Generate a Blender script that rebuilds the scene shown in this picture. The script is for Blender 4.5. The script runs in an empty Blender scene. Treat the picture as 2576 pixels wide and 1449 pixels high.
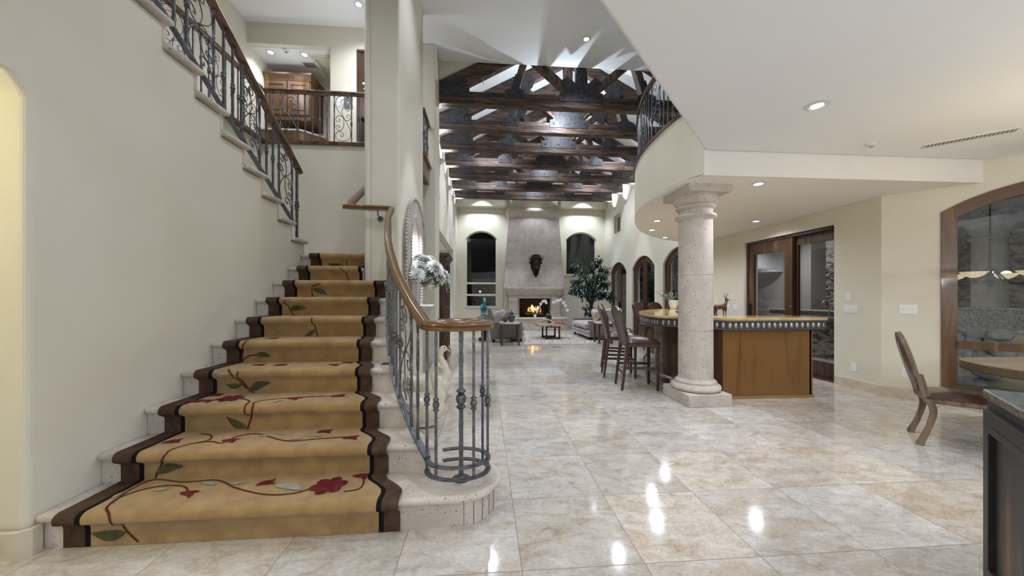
import bpy, bmesh, math, random
from math import sin, cos, pi, atan2, hypot, radians, sqrt
from mathutils import Vector, Matrix
from mathutils.geometry import tessellate_polygon
C = bpy.context.scene.collection
SC = bpy.context.scene

# ------------------------------------------------------------------ camera, world, exposure
CAMZ = 1.316
cd = bpy.data.cameras.new('camera'); cam = bpy.data.objects.new('camera', cd); C.objects.link(cam)
cd.sensor_width = 36; cd.lens = 895.26 / 2576 * 36; cd.shift_y = 24.69 / 2576; cd.clip_start = .05; cd.clip_end = 200
cam.location = (0, 0, CAMZ); cam.rotation_euler = (pi / 2, 0, -0.0776)
SC.camera = cam
W = bpy.data.worlds.new('night'); SC.world = W; W.use_nodes = True
W.node_tree.nodes['Background'].inputs[0].default_value = (.035, .05, .085, 1)
W.node_tree.nodes['Background'].inputs[1].default_value = .35
SC.view_settings.view_transform = 'Standard'; SC.view_settings.look = 'None'; SC.view_settings.gamma = 1
SC.view_settings.exposure = 0.0
SC.view_settings.use_curve_mapping = False
cy = SC.cycles
cy.use_denoising = True; cy.max_bounces = 5; cy.diffuse_bounces = 3; cy.glossy_bounces = 2; cy.transmission_bounces = 4
cy.transparent_max_bounces = 8; cy.caustics_reflective = False; cy.caustics_refractive = False
cy.sample_clamp_indirect = 4; cy.sample_clamp_direct = 0; cy.use_adaptive_sampling = True; cy.adaptive_threshold = .12; cy.time_limit = 850

GAIN = 1.40
NEUT = (.84, .885, 1); COOL = (.80, .885, 1); WARM = (1, .86, .62)
def spot(loc, power, target=None, ang=130, blend=.8, r=.06, col=NEUT, name='can_light'):
    l = bpy.data.lights.new(name, 'SPOT'); l.energy = power * GAIN; l.spot_size = radians(ang); l.spot_blend = blend
    l.shadow_soft_size = r; l.color = col
    o = bpy.data.objects.new(name, l); C.objects.link(o); o.location = loc
    d = Vector(target) - Vector(loc) if target else Vector((0, 0, -1))
    o.rotation_euler = d.to_track_quat('-Z', 'Y').to_euler()
    return o
def area(loc, power, sx, sy=None, target=None, col=NEUT, spread=180, name='ceiling_lamp'):
    l = bpy.data.lights.new(name, 'AREA'); l.energy = power * GAIN; l.color = col
    if sy: l.shape = 'RECTANGLE'; l.size = sx; l.size_y = sy
    else: l.shape = 'DISK'; l.size = sx
    l.spread = radians(spread)
    o = bpy.data.objects.new(name, l); C.objects.link(o); o.location = loc
    d = Vector(target) - Vector(loc) if target else Vector((0, 0, -1))
    o.rotation_euler = d.to_track_quat('-Z', 'Y').to_euler()
    return o
def point(loc, power, r=.05, col=NEUT, name='fill_point'):
    l = bpy.data.lights.new(name, 'POINT'); l.energy = power * GAIN; l.shadow_soft_size = r; l.color = col
    o = bpy.data.objects.new(name, l); C.objects.link(o); o.location = loc; return o

ZN = 2.963     # ceiling of the near room
ZS = 2.69      # soffit over the bar
ZH = 6.1       # hall ceiling
ZG = 3.74      # gallery floor
RW = 5.34      # right wall plane
YF = 15.5      # far wall
# room lights: recessed cans out of the picture, added fill behind the viewer and in the vault, wall-wash lamps
for p, e in (((.2, -1.2), 40), ((2.2, -1.2), 40), ((4.4, -.6), 40), ((4.6, 1.2), 34), ((1.4, .8), 22), ((-.6, -3.0), 34), ((2.6, -3.0), 34)): spot((p[0], p[1], ZN - .02), e, ang=150)
for p in ((3.3, -.9, 1.80), (1.5, -1.9, 1.80), (-.4, -2.2, 1.9), (5.6, -.2, 1.9)): point(p, 46, .07, NEUT, 'rear_fill')  # unseen points added to brighten ceiling and walls evenly, no fixtures
for p, e in (((-.1, 2.2), 95), ((-.1, 4.8), 70), ((1.5, 3.9), 80)): spot((p[0], p[1], ZH - .03), e, ang=140)
for p, e in (((-2.6, .6), 70), ((-2.6, 2.6), 65), ((-2.5, 4.6), 100)): spot((p[0], p[1], 6.37), e, ang=140)
point((-2.3, 6.2, 5.2), 14, .1); point((-3.75, 7.15, 5.4), 3.5, .06)  # bare points added to lift the gallery and the dark alcove ceiling
for y in (8.95, 11.3, 13.6): point((2.02, y, 5.78), 44, .05, COOL)  # unseen points added above the chords to brighten the vault
for x, y in ((.2, 10.1), (3.9, 10.1), (.2, 12.4), (3.9, 12.4)): spot((x, y, 6.2), 200, (x, y, 0), 130, .8, .06)
point((1.75, 8.0, 5.56), 60, .03, COOL, 'truss_uplight')
spot((-.1, 14.75, 5.58), 150, (-.1, YF, 2.6), 110, .7, .05, COOL); spot((4.25, 14.75, 5.58), 150, (4.25, YF, 2.6), 110, .7, .05, COOL); spot((2.1, 14.42, 5.55), 60, (2.1, 14.85, 2.6), 80, .8, .05, COOL)
spot((.7, 5.0, 6.05), 230, (-1.0, 5.1, 1.75), 24, .6, .04, COOL, 'bouquet_fill'); spot((-1.14, 5.3, 2.42), 80, (-1.26, 5.3, 1.2), 160, .9, .03, COOL)  # first spot is added to whiten the bouquet, second lights the niche
point((-3.4, .9, 2.3), 44, .1, (1, .86, .45), 'passage_bulb'); spot((-2.7, 11.0, 3.05), 90, ang=150)


# ------------------------------------------------------------------ materials
MATS = {}
def _new(name):
    m = bpy.data.materials.new(name); m.use_nodes = True
    nt = m.node_tree; b = nt.nodes['Principled BSDF']
    return m, nt, b
def mat(name, col, rough=.5, metal=0., col2=None, scale=6., detail=4., stretch=(1, 1, 1), bump=0., bscale=None, spec=.5,
        contrast=(.35, .65), emit=None, estr=0., dist=0., coat=0., sheen=0.):
    if name in MATS: return MATS[name]
    m, nt, b = _new(name); MATS[name] = m; N = nt.nodes; L = nt.links
    b.inputs['Base Color'].default_value = (*col, 1); b.inputs['Roughness'].default_value = rough
    b.inputs['Metallic'].default_value = metal; b.inputs['Specular IOR Level'].default_value = spec
    b.inputs['Coat Weight'].default_value = coat; b.inputs['Sheen Weight'].default_value = sheen
    if emit: b.inputs['Emission Color'].default_value = (*emit, 1); b.inputs['Emission Strength'].default_value = estr
    if col2 or bump:
        tc = N.new('ShaderNodeTexCoord'); mp = N.new('ShaderNodeMapping'); L.new(tc.outputs['Object'], mp.inputs[0])
        mp.inputs['Scale'].default_value = stretch
    if col2:
        n = N.new('ShaderNodeTexNoise'); n.inputs['Scale'].default_value = scale; n.inputs['Detail'].default_value = detail
        n.inputs['Distortion'].default_value = dist
        L.new(mp.outputs[0], n.inputs[0]); r = N.new('ShaderNodeValToRGB'); L.new(n.outputs[0], r.inputs[0])
        r.color_ramp.elements[0].position = contrast[0]; r.color_ramp.elements[1].position = contrast[1]
        r.color_ramp.elements[0].color = (*col, 1); r.color_ramp.elements[1].color = (*col2, 1)
        L.new(r.outputs[0], b.inputs['Base Color'])
    if bump:
        n2 = N.new('ShaderNodeTexNoise'); n2.inputs['Scale'].default_value = bscale or scale * 4; n2.inputs['Detail'].default_value = 3
        L.new(mp.outputs[0], n2.inputs[0]); bp = N.new('ShaderNodeBump'); bp.inputs['Strength'].default_value = bump
        bp.inputs['Distance'].default_value = .02; L.new(n2.outputs[0], bp.inputs['Height']); L.new(bp.outputs[0], b.inputs['Normal'])
    return m
def node(nt, t, **k):
    n = nt.nodes.new(t)
    for a, v in k.items(): setattr(n, a, v)
    return n
def math_(nt, op, a, b=None):
    n = nt.nodes.new('ShaderNodeMath'); n.operation = op
    for i, v in enumerate((a, b)):
        if v is None: continue
        if isinstance(v, (int, float)): n.inputs[i].default_value = v
        else: nt.links.new(v, n.inputs[i])
    return n.outputs[0]
def mat_floor():
    m, nt, b = _new('travertine_tiles'); L = nt.links
    tc = node(nt, 'ShaderNodeTexCoord'); sx = node(nt, 'ShaderNodeSeparateXYZ'); L.new(tc.outputs['Object'], sx.inputs[0])
    u = math_(nt, 'DIVIDE', math_(nt, 'SUBTRACT', sx.outputs[0], .1818), .61)
    v = math_(nt, 'DIVIDE', math_(nt, 'SUBTRACT', sx.outputs[1], 1.706), .61)
    fu = math_(nt, 'FLOOR', u); fv = math_(nt, 'FLOOR', v)
    cb = node(nt, 'ShaderNodeCombineXYZ'); L.new(fu, cb.inputs[0]); L.new(fv, cb.inputs[1])
    wn = node(nt, 'ShaderNodeTexWhiteNoise'); L.new(cb.outputs[0], wn.inputs[0])
    add = node(nt, 'ShaderNodeVectorMath', operation='MULTIPLY_ADD'); L.new(wn.outputs['Color'], add.inputs[0])
    add.inputs[1].default_value = (37, 53, 41); L.new(tc.outputs['Object'], add.inputs[2])
    mp = node(nt, 'ShaderNodeMapping'); L.new(add.outputs[0], mp.inputs[0]); mp.inputs['Scale'].default_value = (1.0, 1.7, 1); mp.inputs['Rotation'].default_value = (0, 0, .2)
    n1 = node(nt, 'ShaderNodeTexNoise'); n1.inputs['Scale'].default_value = 6.5; n1.inputs['Detail'].default_value = 12; n1.inputs['Roughness'].default_value = .7; n1.inputs['Distortion'].default_value = .7
    L.new(mp.outputs[0], n1.inputs[0])
    r1 = node(nt, 'ShaderNodeValToRGB'); L.new(n1.outputs[0], r1.inputs[0]); e = r1.color_ramp.elements
    e[0].position = .32; e[0].color = (.43, .37, .30, 1); e[1].position = .62; e[1].color = (.68, .655, .61, 1)
    k = e.new(.46); k.color = (.575, .535, .475, 1)
    n2 = node(nt, 'ShaderNodeTexNoise'); n2.inputs['Scale'].default_value = 2.6; n2.inputs['Detail'].default_value = 9; n2.inputs['Roughness'].default_value = .65; n2.inputs['Distortion'].default_value = 1.0
    L.new(mp.outputs[0], n2.inputs[0])
    thr = math_(nt, 'ADD', .40, math_(nt, 'MULTIPLY', wn.outputs['Value'], .26))
    pf = math_(nt, 'MULTIPLY', math_(nt, 'SUBTRACT', n2.outputs[0], thr), 7)
    pc = node(nt, 'ShaderNodeClamp'); L.new(pf, pc.inputs[0])
    mx = node(nt, 'ShaderNodeMix', data_type='RGBA'); L.new(math_(nt, 'MULTIPLY', pc.outputs[0], .5), mx.inputs[0]); L.new(r1.outputs[0], mx.inputs[6]); mx.inputs[7].default_value = (.47, .375, .27, 1)
    du = math_(nt, 'MINIMUM', math_(nt, 'FRACT', u), math_(nt, 'SUBTRACT', 1, math_(nt, 'FRACT', u)))
    dv = math_(nt, 'MINIMUM', math_(nt, 'FRACT', v), math_(nt, 'SUBTRACT', 1, math_(nt, 'FRACT', v)))
    g = math_(nt, 'LESS_THAN', math_(nt, 'MINIMUM', du, dv), .0042)
    n4 = node(nt, 'ShaderNodeTexNoise'); n4.inputs['Scale'].default_value = 45; n4.inputs['Detail'].default_value = 5; n4.inputs['Roughness'].default_value = .75; L.new(mp.outputs[0], n4.inputs[0])
    r4 = node(nt, 'ShaderNodeValToRGB'); L.new(n4.outputs[0], r4.inputs[0]); r4.color_ramp.elements[0].position = .30; r4.color_ramp.elements[0].color = (.72, .68, .64, 1); r4.color_ramp.elements[1].position = .56; r4.color_ramp.elements[1].color = (1.03, 1.03, 1.03, 1)
    m5 = node(nt, 'ShaderNodeMix', data_type='RGBA', blend_type='MULTIPLY'); m5.inputs[0].default_value = .75; L.new(mx.outputs[2], m5.inputs[6]); L.new(r4.outputs[0], m5.inputs[7])
    hv = node(nt, 'ShaderNodeHueSaturation'); L.new(m5.outputs[2], hv.inputs['Color']); sp_ = node(nt, 'ShaderNodeSeparateXYZ'); L.new(wn.outputs['Color'], sp_.inputs[0]); L.new(math_(nt, 'ADD', .85, math_(nt, 'MULTIPLY', sp_.outputs[1], .22)), hv.inputs['Value']); L.new(math_(nt, 'ADD', .7, math_(nt, 'MULTIPLY', sp_.outputs[2], .7)), hv.inputs['Saturation'])
    m2 = node(nt, 'ShaderNodeMix', data_type='RGBA'); L.new(math_(nt, 'MULTIPLY', g, .85), m2.inputs[0]); L.new(hv.outputs[0], m2.inputs[6]); m2.inputs[7].default_value = (.22, .18, .14, 1)
    L.new(m2.outputs[2], b.inputs['Base Color'])
    b.inputs['Roughness'].default_value = .13; b.inputs['Specular IOR Level'].default_value = .5
    L.new(math_(nt, 'ADD', math_(nt, 'MULTIPLY', n1.outputs[0], .12), math_(nt, 'ADD', .04, math_(nt, 'MULTIPLY', g, .4))), b.inputs['Roughness'])
    return m
def mat_stone(name, c1, c2, pit=(.16, .11, .08), pscale=26, amount=.60, rough=.75, block=None):
    m, nt, b = _new(name); L = nt.links
    tc = node(nt, 'ShaderNodeTexCoord')
    n1 = node(nt, 'ShaderNodeTexNoise'); n1.inputs['Scale'].default_value = 5; n1.inputs['Detail'].default_value = 8; L.new(tc.outputs['Object'], n1.inputs[0])
    r1 = node(nt, 'ShaderNodeValToRGB'); L.new(n1.outputs[0], r1.inputs[0]); e = r1.color_ramp.elements
    e[0].position = .32; e[0].color = (*c1, 1); e[1].position = .66; e[1].color = (*c2, 1)
    n2 = node(nt, 'ShaderNodeTexNoise'); n2.inputs['Scale'].default_value = pscale; n2.inputs['Detail'].default_value = 3; n2.inputs['Roughness'].default_value = .45; L.new(tc.outputs['Object'], n2.inputs[0])
    r2 = node(nt, 'ShaderNodeValToRGB'); L.new(n2.outputs[0], r2.inputs[0]); e = r2.color_ramp.elements
    e[0].position = amount + .06; e[0].color = (0, 0, 0, 1); e[1].position = amount + .10; e[1].color = (1, 1, 1, 1)
    mx = node(nt, 'ShaderNodeMix', data_type='RGBA'); L.new(math_(nt, 'MULTIPLY', r2.outputs[0], .8), mx.inputs[0]); L.new(r1.outputs[0], mx.inputs[6]); mx.inputs[7].default_value = (*pit, 1)
    out = mx.outputs[2]
    if block:
        br = node(nt, 'ShaderNodeTexBrick'); mp = node(nt, 'ShaderNodeMapping'); L.new(tc.outputs['Object'], mp.inputs[0]); mp.inputs['Rotation'].default_value = (pi / 2, 0, 0)
        L.new(mp.outputs[0], br.inputs[0]); br.inputs['Scale'].default_value = 1; br.inputs['Brick Width'].default_value = block[0]; br.inputs['Row Height'].default_value = block[1]
        br.inputs['Mortar Size'].default_value = .004; br.inputs['Color1'].default_value = (1, 1, 1, 1); br.inputs['Color2'].default_value = (.93, .91, .90, 1); br.inputs['Mortar'].default_value = (.74, .70, .67, 1)
        m3 = node(nt, 'ShaderNodeMix', data_type='RGBA', blend_type='MULTIPLY'); m3.inputs[0].default_value = 1; L.new(out, m3.inputs[6]); L.new(br.outputs[0], m3.inputs[7]); out = m3.outputs[2]
    L.new(out, b.inputs['Base Color']); b.inputs['Roughness'].default_value = rough
    bp = node(nt, 'ShaderNodeBump'); bp.invert = True; bp.inputs['Strength'].default_value = .5; bp.inputs['Distance'].default_value = .01; L.new(r2.outputs[0], bp.inputs['Height']); L.new(bp.outputs[0], b.inputs['Normal'])
    return m
def mat_wood(name, c1, c2, axis='z', scale=9., rough=.35, ring=0.5, coat=0., bump=0.):
    m, nt, b = _new(name); L = nt.links
    tc = node(nt, 'ShaderNodeTexCoord'); mp = node(nt, 'ShaderNodeMapping'); L.new(tc.outputs['Object'], mp.inputs[0])
    s = {'x': (.09, 1, 1), 'y': (1, .09, 1), 'z': (1, 1, .09)}[axis]; mp.inputs['Scale'].default_value = s
    n0 = node(nt, 'ShaderNodeTexNoise'); n0.inputs['Scale'].default_value = scale; n0.inputs['Detail'].default_value = 6; n0.inputs['Distortion'].default_value = 1.2; L.new(mp.outputs[0], n0.inputs[0])
    w = math_(nt, 'SINE', math_(nt, 'MULTIPLY', n0.outputs[0], 34 * ring + .01))
    f = math_(nt, 'ADD', math_(nt, 'MULTIPLY', w, .25 if ring > 0 else 0), n0.outputs[0])
    r = node(nt, 'ShaderNodeValToRGB'); L.new(f, r.inputs[0]); e = r.color_ramp.elements
    e[0].position = .28; e[0].color = (*c1, 1); e[1].position = .72; e[1].color = (*c2, 1)
    L.new(r.outputs[0], b.inputs['Base Color']); b.inputs['Roughness'].default_value = rough; b.inputs['Coat Weight'].default_value = coat; b.inputs['Coat Roughness'].default_value = .08
    if bump:
        bp = node(nt, 'ShaderNodeBump'); bp.inputs['Strength'].default_value = bump; bp.inputs['Distance'].default_value = .01; L.new(f, bp.inputs['Height']); L.new(bp.outputs[0], b.inputs['Normal'])
    return m
def mat_glass(name='window_glass', tint=(.93, .96, .97)):
    m = bpy.data.materials.new(name); m.use_nodes = True; nt = m.node_tree; nt.nodes.clear(); L = nt.links
    o = node(nt, 'ShaderNodeOutputMaterial'); t = node(nt, 'ShaderNodeBsdfTransparent'); g = node(nt, 'ShaderNodeBsdfGlossy'); mx = node(nt, 'ShaderNodeMixShader'); f = node(nt, 'ShaderNodeFresnel')
    t.inputs[0].default_value = (*tint, 1); g.inputs['Roughness'].default_value = .0; ge = node(nt, 'ShaderNodeNewGeometry'); L.new(math_(nt, 'SUBTRACT', 1.5, math_(nt, 'MULTIPLY', ge.outputs['Backfacing'], 1.5 - 1 / 1.5)), f.inputs[0])
    L.new(math_(nt, 'MULTIPLY', f.outputs[0], 1.1), mx.inputs[0]); L.new(t.outputs[0], mx.inputs[1]); L.new(g.outputs[0], mx.inputs[2]); L.new(mx.outputs[0], o.inputs[0])
    return m
def mat_emit(name, col, s):
    m = bpy.data.materials.new(name); m.use_nodes = True; b = m.node_tree.nodes['Principled BSDF']
    b.inputs['Base Color'].default_value = (*col, 1); b.inputs['Emission Color'].default_value = (*col, 1); b.inputs['Emission Strength'].default_value = s; return m

PL = mat('cream_plaster', (.70, .66, .535), .8, col2=(.735, .70, .58), scale=1.6, bump=.06, bscale=60)
CE = mat('white_ceiling_paint', (.86, .875, .875), .85, bump=.04, bscale=70)
FL = mat_floor()
ST = mat_stone('cantera_stone', (.50, .44, .375), (.645, .59, .525), pscale=75, amount=.59, pit=(.13, .085, .06))
STC = mat_stone('cantera_column', (.50, .445, .38), (.62, .565, .50), pscale=62, amount=.585, pit=(.15, .095, .065))
STN = mat_stone('cantera_niche', (.36, .315, .275), (.50, .45, .40), pscale=60, amount=.59)
STB = mat_stone('cantera_blocks', (.42, .37, .335), (.53, .48, .445), block=(.92, .31), amount=.60, pscale=42)
BB = mat('travertine_base', (.55, .47, .36), .3, col2=(.66, .59, .48), scale=7, detail=8)
IRON = mat('wrought_iron', (.10, .105, .12), .38, .7, col2=(.17, .175, .19), scale=25, bump=.35, bscale=55)
IRD = mat('black_iron', (.03, .03, .034), .4, .5)
OAK = mat_wood('oiled_oak_rail', (.085, .042, .015), (.155, .080, .029), 'y', 9, .2, .12, .5)
WDK = mat_wood('dark_walnut_rail', (.06, .028, .014), (.16, .075, .035), 'y', 7, .3, .4, .3)
BEAM = mat_wood('timber_beam', (.030, .017, .012), (.125, .078, .056), 'x', 7.0, .65, .9, bump=.5)
BEAMZ = mat_wood('timber_post', (.030, .017, .012), (.125, .078, .056), 'z', 7.0, .65, .9, bump=.5)
PLATE = mat('blackened_steel', (.028, .028, .032), .62, .25, col2=(.06, .06, .068), scale=12)
DOORW = mat_wood('stained_door_wood', (.062, .028, .012), (.135, .066, .027), 'z', 6, .35, .3, .2)
WINW = mat_wood('golden_window_wood', (.095, .044, .015), (.19, .095, .035), 'z', 6, .3, .3, .3)
SOFP = mat('lightened_wall_paint', (.87, .845, .79), .85, bump=.04, bscale=70)  # wall paint made lighter in place of bounce light on soffit and beam
DARKW = mat_wood('espresso_wood', (.035, .017, .010), (.085, .042, .025), 'z', 7, .35, .4, .15)
CABW = mat_wood('cherry_cabinet', (.10, .048, .018), (.22, .118, .05), 'z', 5, .5, .3)
GLS = mat_glass()
BLK = mat('soot_black', (.012, .011, .010), .8)
WHT = mat('white_plastic', (.82, .82, .80), .35)
CHR = mat('satin_steel', (.55, .55, .56), .25, .9)
BULB = mat_emit('lamp_glow', (.95, .97, 1), 9)

# ------------------------------------------------------------------ mesh helpers
class M:
    def __init__(s): s.v = []; s.f = []; s.m = []; s.cur = 0
    def add(s, vs, fs, m=None):
        b = len(s.v); s.v += [tuple(v) for v in vs]
        for f in fs: s.f.append([b + i for i in f]); s.m.append(s.cur if m is None else m)
        return s
    def box(s, x0, y0, z0, x1, y1, z1, m=None):
        vs = [(x, y, z) for z in (z0, z1) for y in (y0, y1) for x in (x0, x1)]
        return s.add(vs, [(0, 2, 3, 1), (4, 5, 7, 6), (0, 1, 5, 4), (2, 6, 7, 3), (0, 4, 6, 2), (1, 3, 7, 5)], m)
    def obox(s, c, ax, half, m=None):
        c = Vector(c); a = [Vector(v).normalized() * h for v, h in zip(ax, half)]
        vs = [c + a[0] * i + a[1] * j + a[2] * k for k in (-1, 1) for j in (-1, 1) for i in (-1, 1)]
        return s.add(vs, [(0, 2, 3, 1), (4, 5, 7, 6), (0, 1, 5, 4), (2, 6, 7, 3), (0, 4, 6, 2), (1, 3, 7, 5)], m)
    def beam(s, p0, p1, w, h, up=(0, 0, 1), m=None):
        p0 = Vector(p0); p1 = Vector(p1); d = p1 - p0; sd = d.cross(Vector(up))
        if sd.length < 1e-6: sd = d.cross(Vector((0, 1, 0)))
        return s.obox((p0 + p1) / 2, (d, sd, sd.cross(d)), (d.length / 2, w / 2, h / 2), m)
    def prism(s, poly, z0, z1, m=None):
        n = len(poly); vs = [(p[0], p[1], z0) for p in poly] + [(p[0], p[1], z1) for p in poly]
        ar = sum(poly[i][0] * poly[(i + 1) % n][1] - poly[(i + 1) % n][0] * poly[i][1] for i in range(n))
        idx = list(range(n)) if ar > 0 else list(range(n))[::-1]
        fs = [tuple(reversed(idx)), tuple(i + n for i in idx)]
        for a in range(n):
            i, j = idx[a], idx[(a + 1) % n]; fs.append((i, j, j + n, i + n))
        return s.add(vs, fs, m)
    def slab(s, o, u, v, outline, holes=(), t=.1, m=None):
        """flat panel in plane o+u*a+v*b with holes, extruded by -t along u x v"""
        o = Vector(o); u = Vector(u); v = Vector(v); n = u.cross(v).normalized()
        loops = [list(outline)] + [list(h) for h in holes]
        def area2(l): return sum(l[i][0] * l[(i + 1) % len(l)][1] - l[(i + 1) % len(l)][0] * l[i][1] for i in range(len(l)))
        if area2(loops[0]) < 0: loops[0].reverse()
        for h in loops[1:]:
            if area2(h) > 0: h.reverse()
        flat = [p for l in loops for p in l]
        tris = tessellate_polygon([[Vector((p[0], p[1], 0)) for p in l] for l in loops])
        N_ = len(flat); fr = [o + u * p[0] + v * p[1] for p in flat]; bk = [q - n * t for q in fr]
        fs = []
        for t_ in tris:
            a, b, c = [flat[i] for i in t_]
            if (b[0] - a[0]) * (c[1] - a[1]) - (c[0] - a[0]) * (b[1] - a[1]) < 0: t_ = t_[::-1]
            fs.append(tuple(t_)); fs.append(tuple(i + N_ for i in reversed(t_)))
        k = 0
        for l in loops:
            L_ = len(l)
            for i in range(L_):
                a, b = k + i, k + (i + 1) % L_; fs.append((a, a + N_, b + N_, b))
            k += L_
        return s.add(fr + bk, fs, m)
    def lathe(s, prof, c=(0, 0, 0), seg=24, m=None, sx=1, sy=1):
        c = Vector(c); vs = []; fs = []; n = len(prof)
        for r, z in prof:
            for k in range(seg):
                a = 2 * pi * k / seg; vs.append(c + Vector((r * cos(a) * sx, r * sin(a) * sy, z)))
        for i in range(n - 1):
            for k in range(seg):
                k2 = (k + 1) % seg; fs.append((i * seg + k, i * seg + k2, (i + 1) * seg + k2, (i + 1) * seg + k))
        fs.append(tuple(reversed(range(seg)))); fs.append(tuple(range((n - 1) * seg, n * seg)))
        return s.add(vs, fs, m)
    def sphere(s, c, r, seg=12, rings=8, m=None, R=None):
        r = (r, r, r) if isinstance(r, (int, float)) else r; c = Vector(c); vs = []; fs = []
        for i in range(1, rings):
            t = pi * i / rings
            for k in range(seg):
                a = 2 * pi * k / seg; p = Vector((r[0] * sin(t) * cos(a), r[1] * sin(t) * sin(a), r[2] * cos(t)))
                vs.append(c + (R @ p if R else p))
        T = len(vs); p = Vector((0, 0, r[2])); vs += [c + (R @ p if R else p), c - (R @ p if R else p)]
        for i in range(rings - 2):
            for k in range(seg):
                k2 = (k + 1) % seg; fs.append((i * seg + k, (i + 1) * seg + k, (i + 1) * seg + k2, i * seg + k2))
        for k in range(seg):
            k2 = (k + 1) % seg; fs.append((T, k, k2)); fs.append((T + 1, (rings - 2) * seg + k2, (rings - 2) * seg + k))
        return s.add(vs, fs, m)
    def sweep(s, path, prof, closed=False, up=(0, 0, 1), m=None, scale=None, caps=True):
        """prof: list of (side, up) points"""
        P = [Vector(p) for p in path]; n = len(P); k = len(prof); vs = []; fs = []; up = Vector(up)
        lastside = None
        for i in range(n):
            if closed: t = P[(i + 1) % n] - P[i - 1]
            else: t = P[min(i + 1, n - 1)] - P[max(i - 1, 0)]
            if t.length < 1e-9: t = Vector((0, 1, 0))
            t.normalize(); sd = t.cross(up)
            if sd.length < 1e-4: sd = lastside.copy() if lastside else t.cross(Vector((0, 1, 0.01)))
            sd.normalize(); lastside = sd; upv = sd.cross(t).normalized(); q = scale[i] if scale else 1
            # mitre
            f = 1
            if not closed and 0 < i < n - 1 or closed:
                a = (P[i] - P[i - 1]).normalized(); b = (P[(i + 1) % n] - P[i]).normalized()
                cs = max(.35, sqrt(max(0, (1 + a.dot(b)) / 2))); f = 1 / cs
                h = abs((b - a).dot(sd)); hz = abs((b - a).dot(upv))
                fx, fz = (f, 1) if h >= hz else (1, f)
            else: fx = fz = 1
            for p in prof: vs.append(P[i] + sd * (p[0] * q * fx) + upv * (p[1] * q * fz))
        for i in range(n if closed else n - 1):
            i2 = (i + 1) % n
            for j in range(k):
                j2 = (j + 1) % k; fs.append((i * k + j, i * k + j2, i2 * k + j2, i2 * k + j))
        if not closed and caps: fs.append(tuple(reversed(range(k)))); fs.append(tuple(range((n - 1) * k, n * k)))
        return s.add(vs, fs, m)
    def tube(s, path, r, seg=6, closed=False, m=None, scale=None, up=(0, 0, 1)):
        return s.sweep(path, [(r * cos(2 * pi * i / seg), r * sin(2 * pi * i / seg)) for i in range(seg)], closed, up, m, scale)
    def obj(s, name, mats, parent=None, smooth=True, bevel=0, angle=32, wb=None, seg=2):
        me = bpy.data.meshes.new(name)
        off = WB.get(wb or (root_of(parent).name if parent else ''), None)
        vs = [tuple(Vector(v) - off) for v in s.v] if off is not None else s.v
        me.from_pydata(vs, [], s.f)
        mats = mats if isinstance(mats, (list, tuple)) else [mats]
        for m_ in mats: me.materials.append(m_)
        if any(s.m): me.polygons.foreach_set('material_index', s.m)
        bm_ = bmesh.new(); bm_.from_mesh(me); bmesh.ops.recalc_face_normals(bm_, faces=bm_.faces); bm_.to_mesh(me); bm_.free()
        if smooth:
            me.polygons.foreach_set('use_smooth', [True] * len(me.polygons)); me.set_sharp_from_angle(angle=radians(angle))
        me.update()
        o = bpy.data.objects.new(name, me); C.objects.link(o)
        if parent: o.parent = parent
        if bevel:
            b = o.modifiers.new('bevel', 'BEVEL'); b.width = bevel; b.segments = seg; b.limit_method = 'ANGLE'; b.angle_limit = radians(40); b.harden_normals = False
        return o
WB = {}
def root_of(o):
    while o.parent: o = o.parent
    return o
def tag(o, label=None, cat=None, group=None, kind=None):
    if label: o['label'] = label
    if cat: o['category'] = cat
    if group: o['group'] = group
    if kind: o['kind'] = kind
    return o
def thing(name, label, cat, loc=(0, 0, 0), rz=0, group=None, kind=None, wb=False):
    """Empty at the base; wb=True when its parts are given in room coordinates"""
    o = bpy.data.objects.new(name, None); C.objects.link(o); o.location = loc; o.rotation_euler = (0, 0, rz); o.empty_display_size = .1
    if wb: WB[o.name] = Vector(loc)
    return tag(o, label, cat, group, kind)
def struct(name, m, mats, label, cat, **k):
    return tag(m.obj(name, mats, **k), label, cat, kind='structure')
def dup(root, loc, rz=None, label=None):
    def cp(o, par):
        c = o.copy(); C.objects.link(c)
        if par: c.parent = par
        for ch in list(o.children): cp(ch, c)
        return c
    r = cp(root, None); r.location = loc
    if rz is not None: r.rotation_euler = (0, 0, rz)
    if label: r['label'] = label
    return r
def blob(name, parts, mats, parent=None, voxel=.02, smooth=4, label=None, extra=None):
    """one continuous surface from capsules ((p0,r0),(p1,r1),...) and ellipsoids (c,(rx,ry,rz))"""
    m = M()
    for p in parts:
        if p[0] == 'e': m.sphere(p[1], p[2], 20, 14, R=p[3] if len(p) > 3 else None)
        else:
            pts = p[1]
            for i in range(len(pts) - 1):
                (a, ra), (b, rb) = pts[i], pts[i + 1]; a = Vector(a); b = Vector(b); n = max(2, int((b - a).length / max(.25 * min(ra, rb), .004)))
                n = min(n, 14)
                for k in range(n + 1):
                    t = k / n; m.sphere(a.lerp(b, t), ra + (rb - ra) * t, 12, 8)
    o = m.obj(name, mats, parent)
    r = o.modifiers.new('remesh', 'REMESH'); r.mode = 'VOXEL'; r.voxel_size = voxel; r.use_smooth_shade = True
    sm = o.modifiers.new('smooth', 'SMOOTH'); sm.iterations = smooth; sm.factor = .5
    return o
def arc(cx, cy, r, a0, a1, n, ry=None):
    ry = ry or r
    return [(cx + r * cos(a0 + (a1 - a0) * i / n), cy + ry * sin(a0 + (a1 - a0) * i / n)) for i in range(n + 1)]
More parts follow.
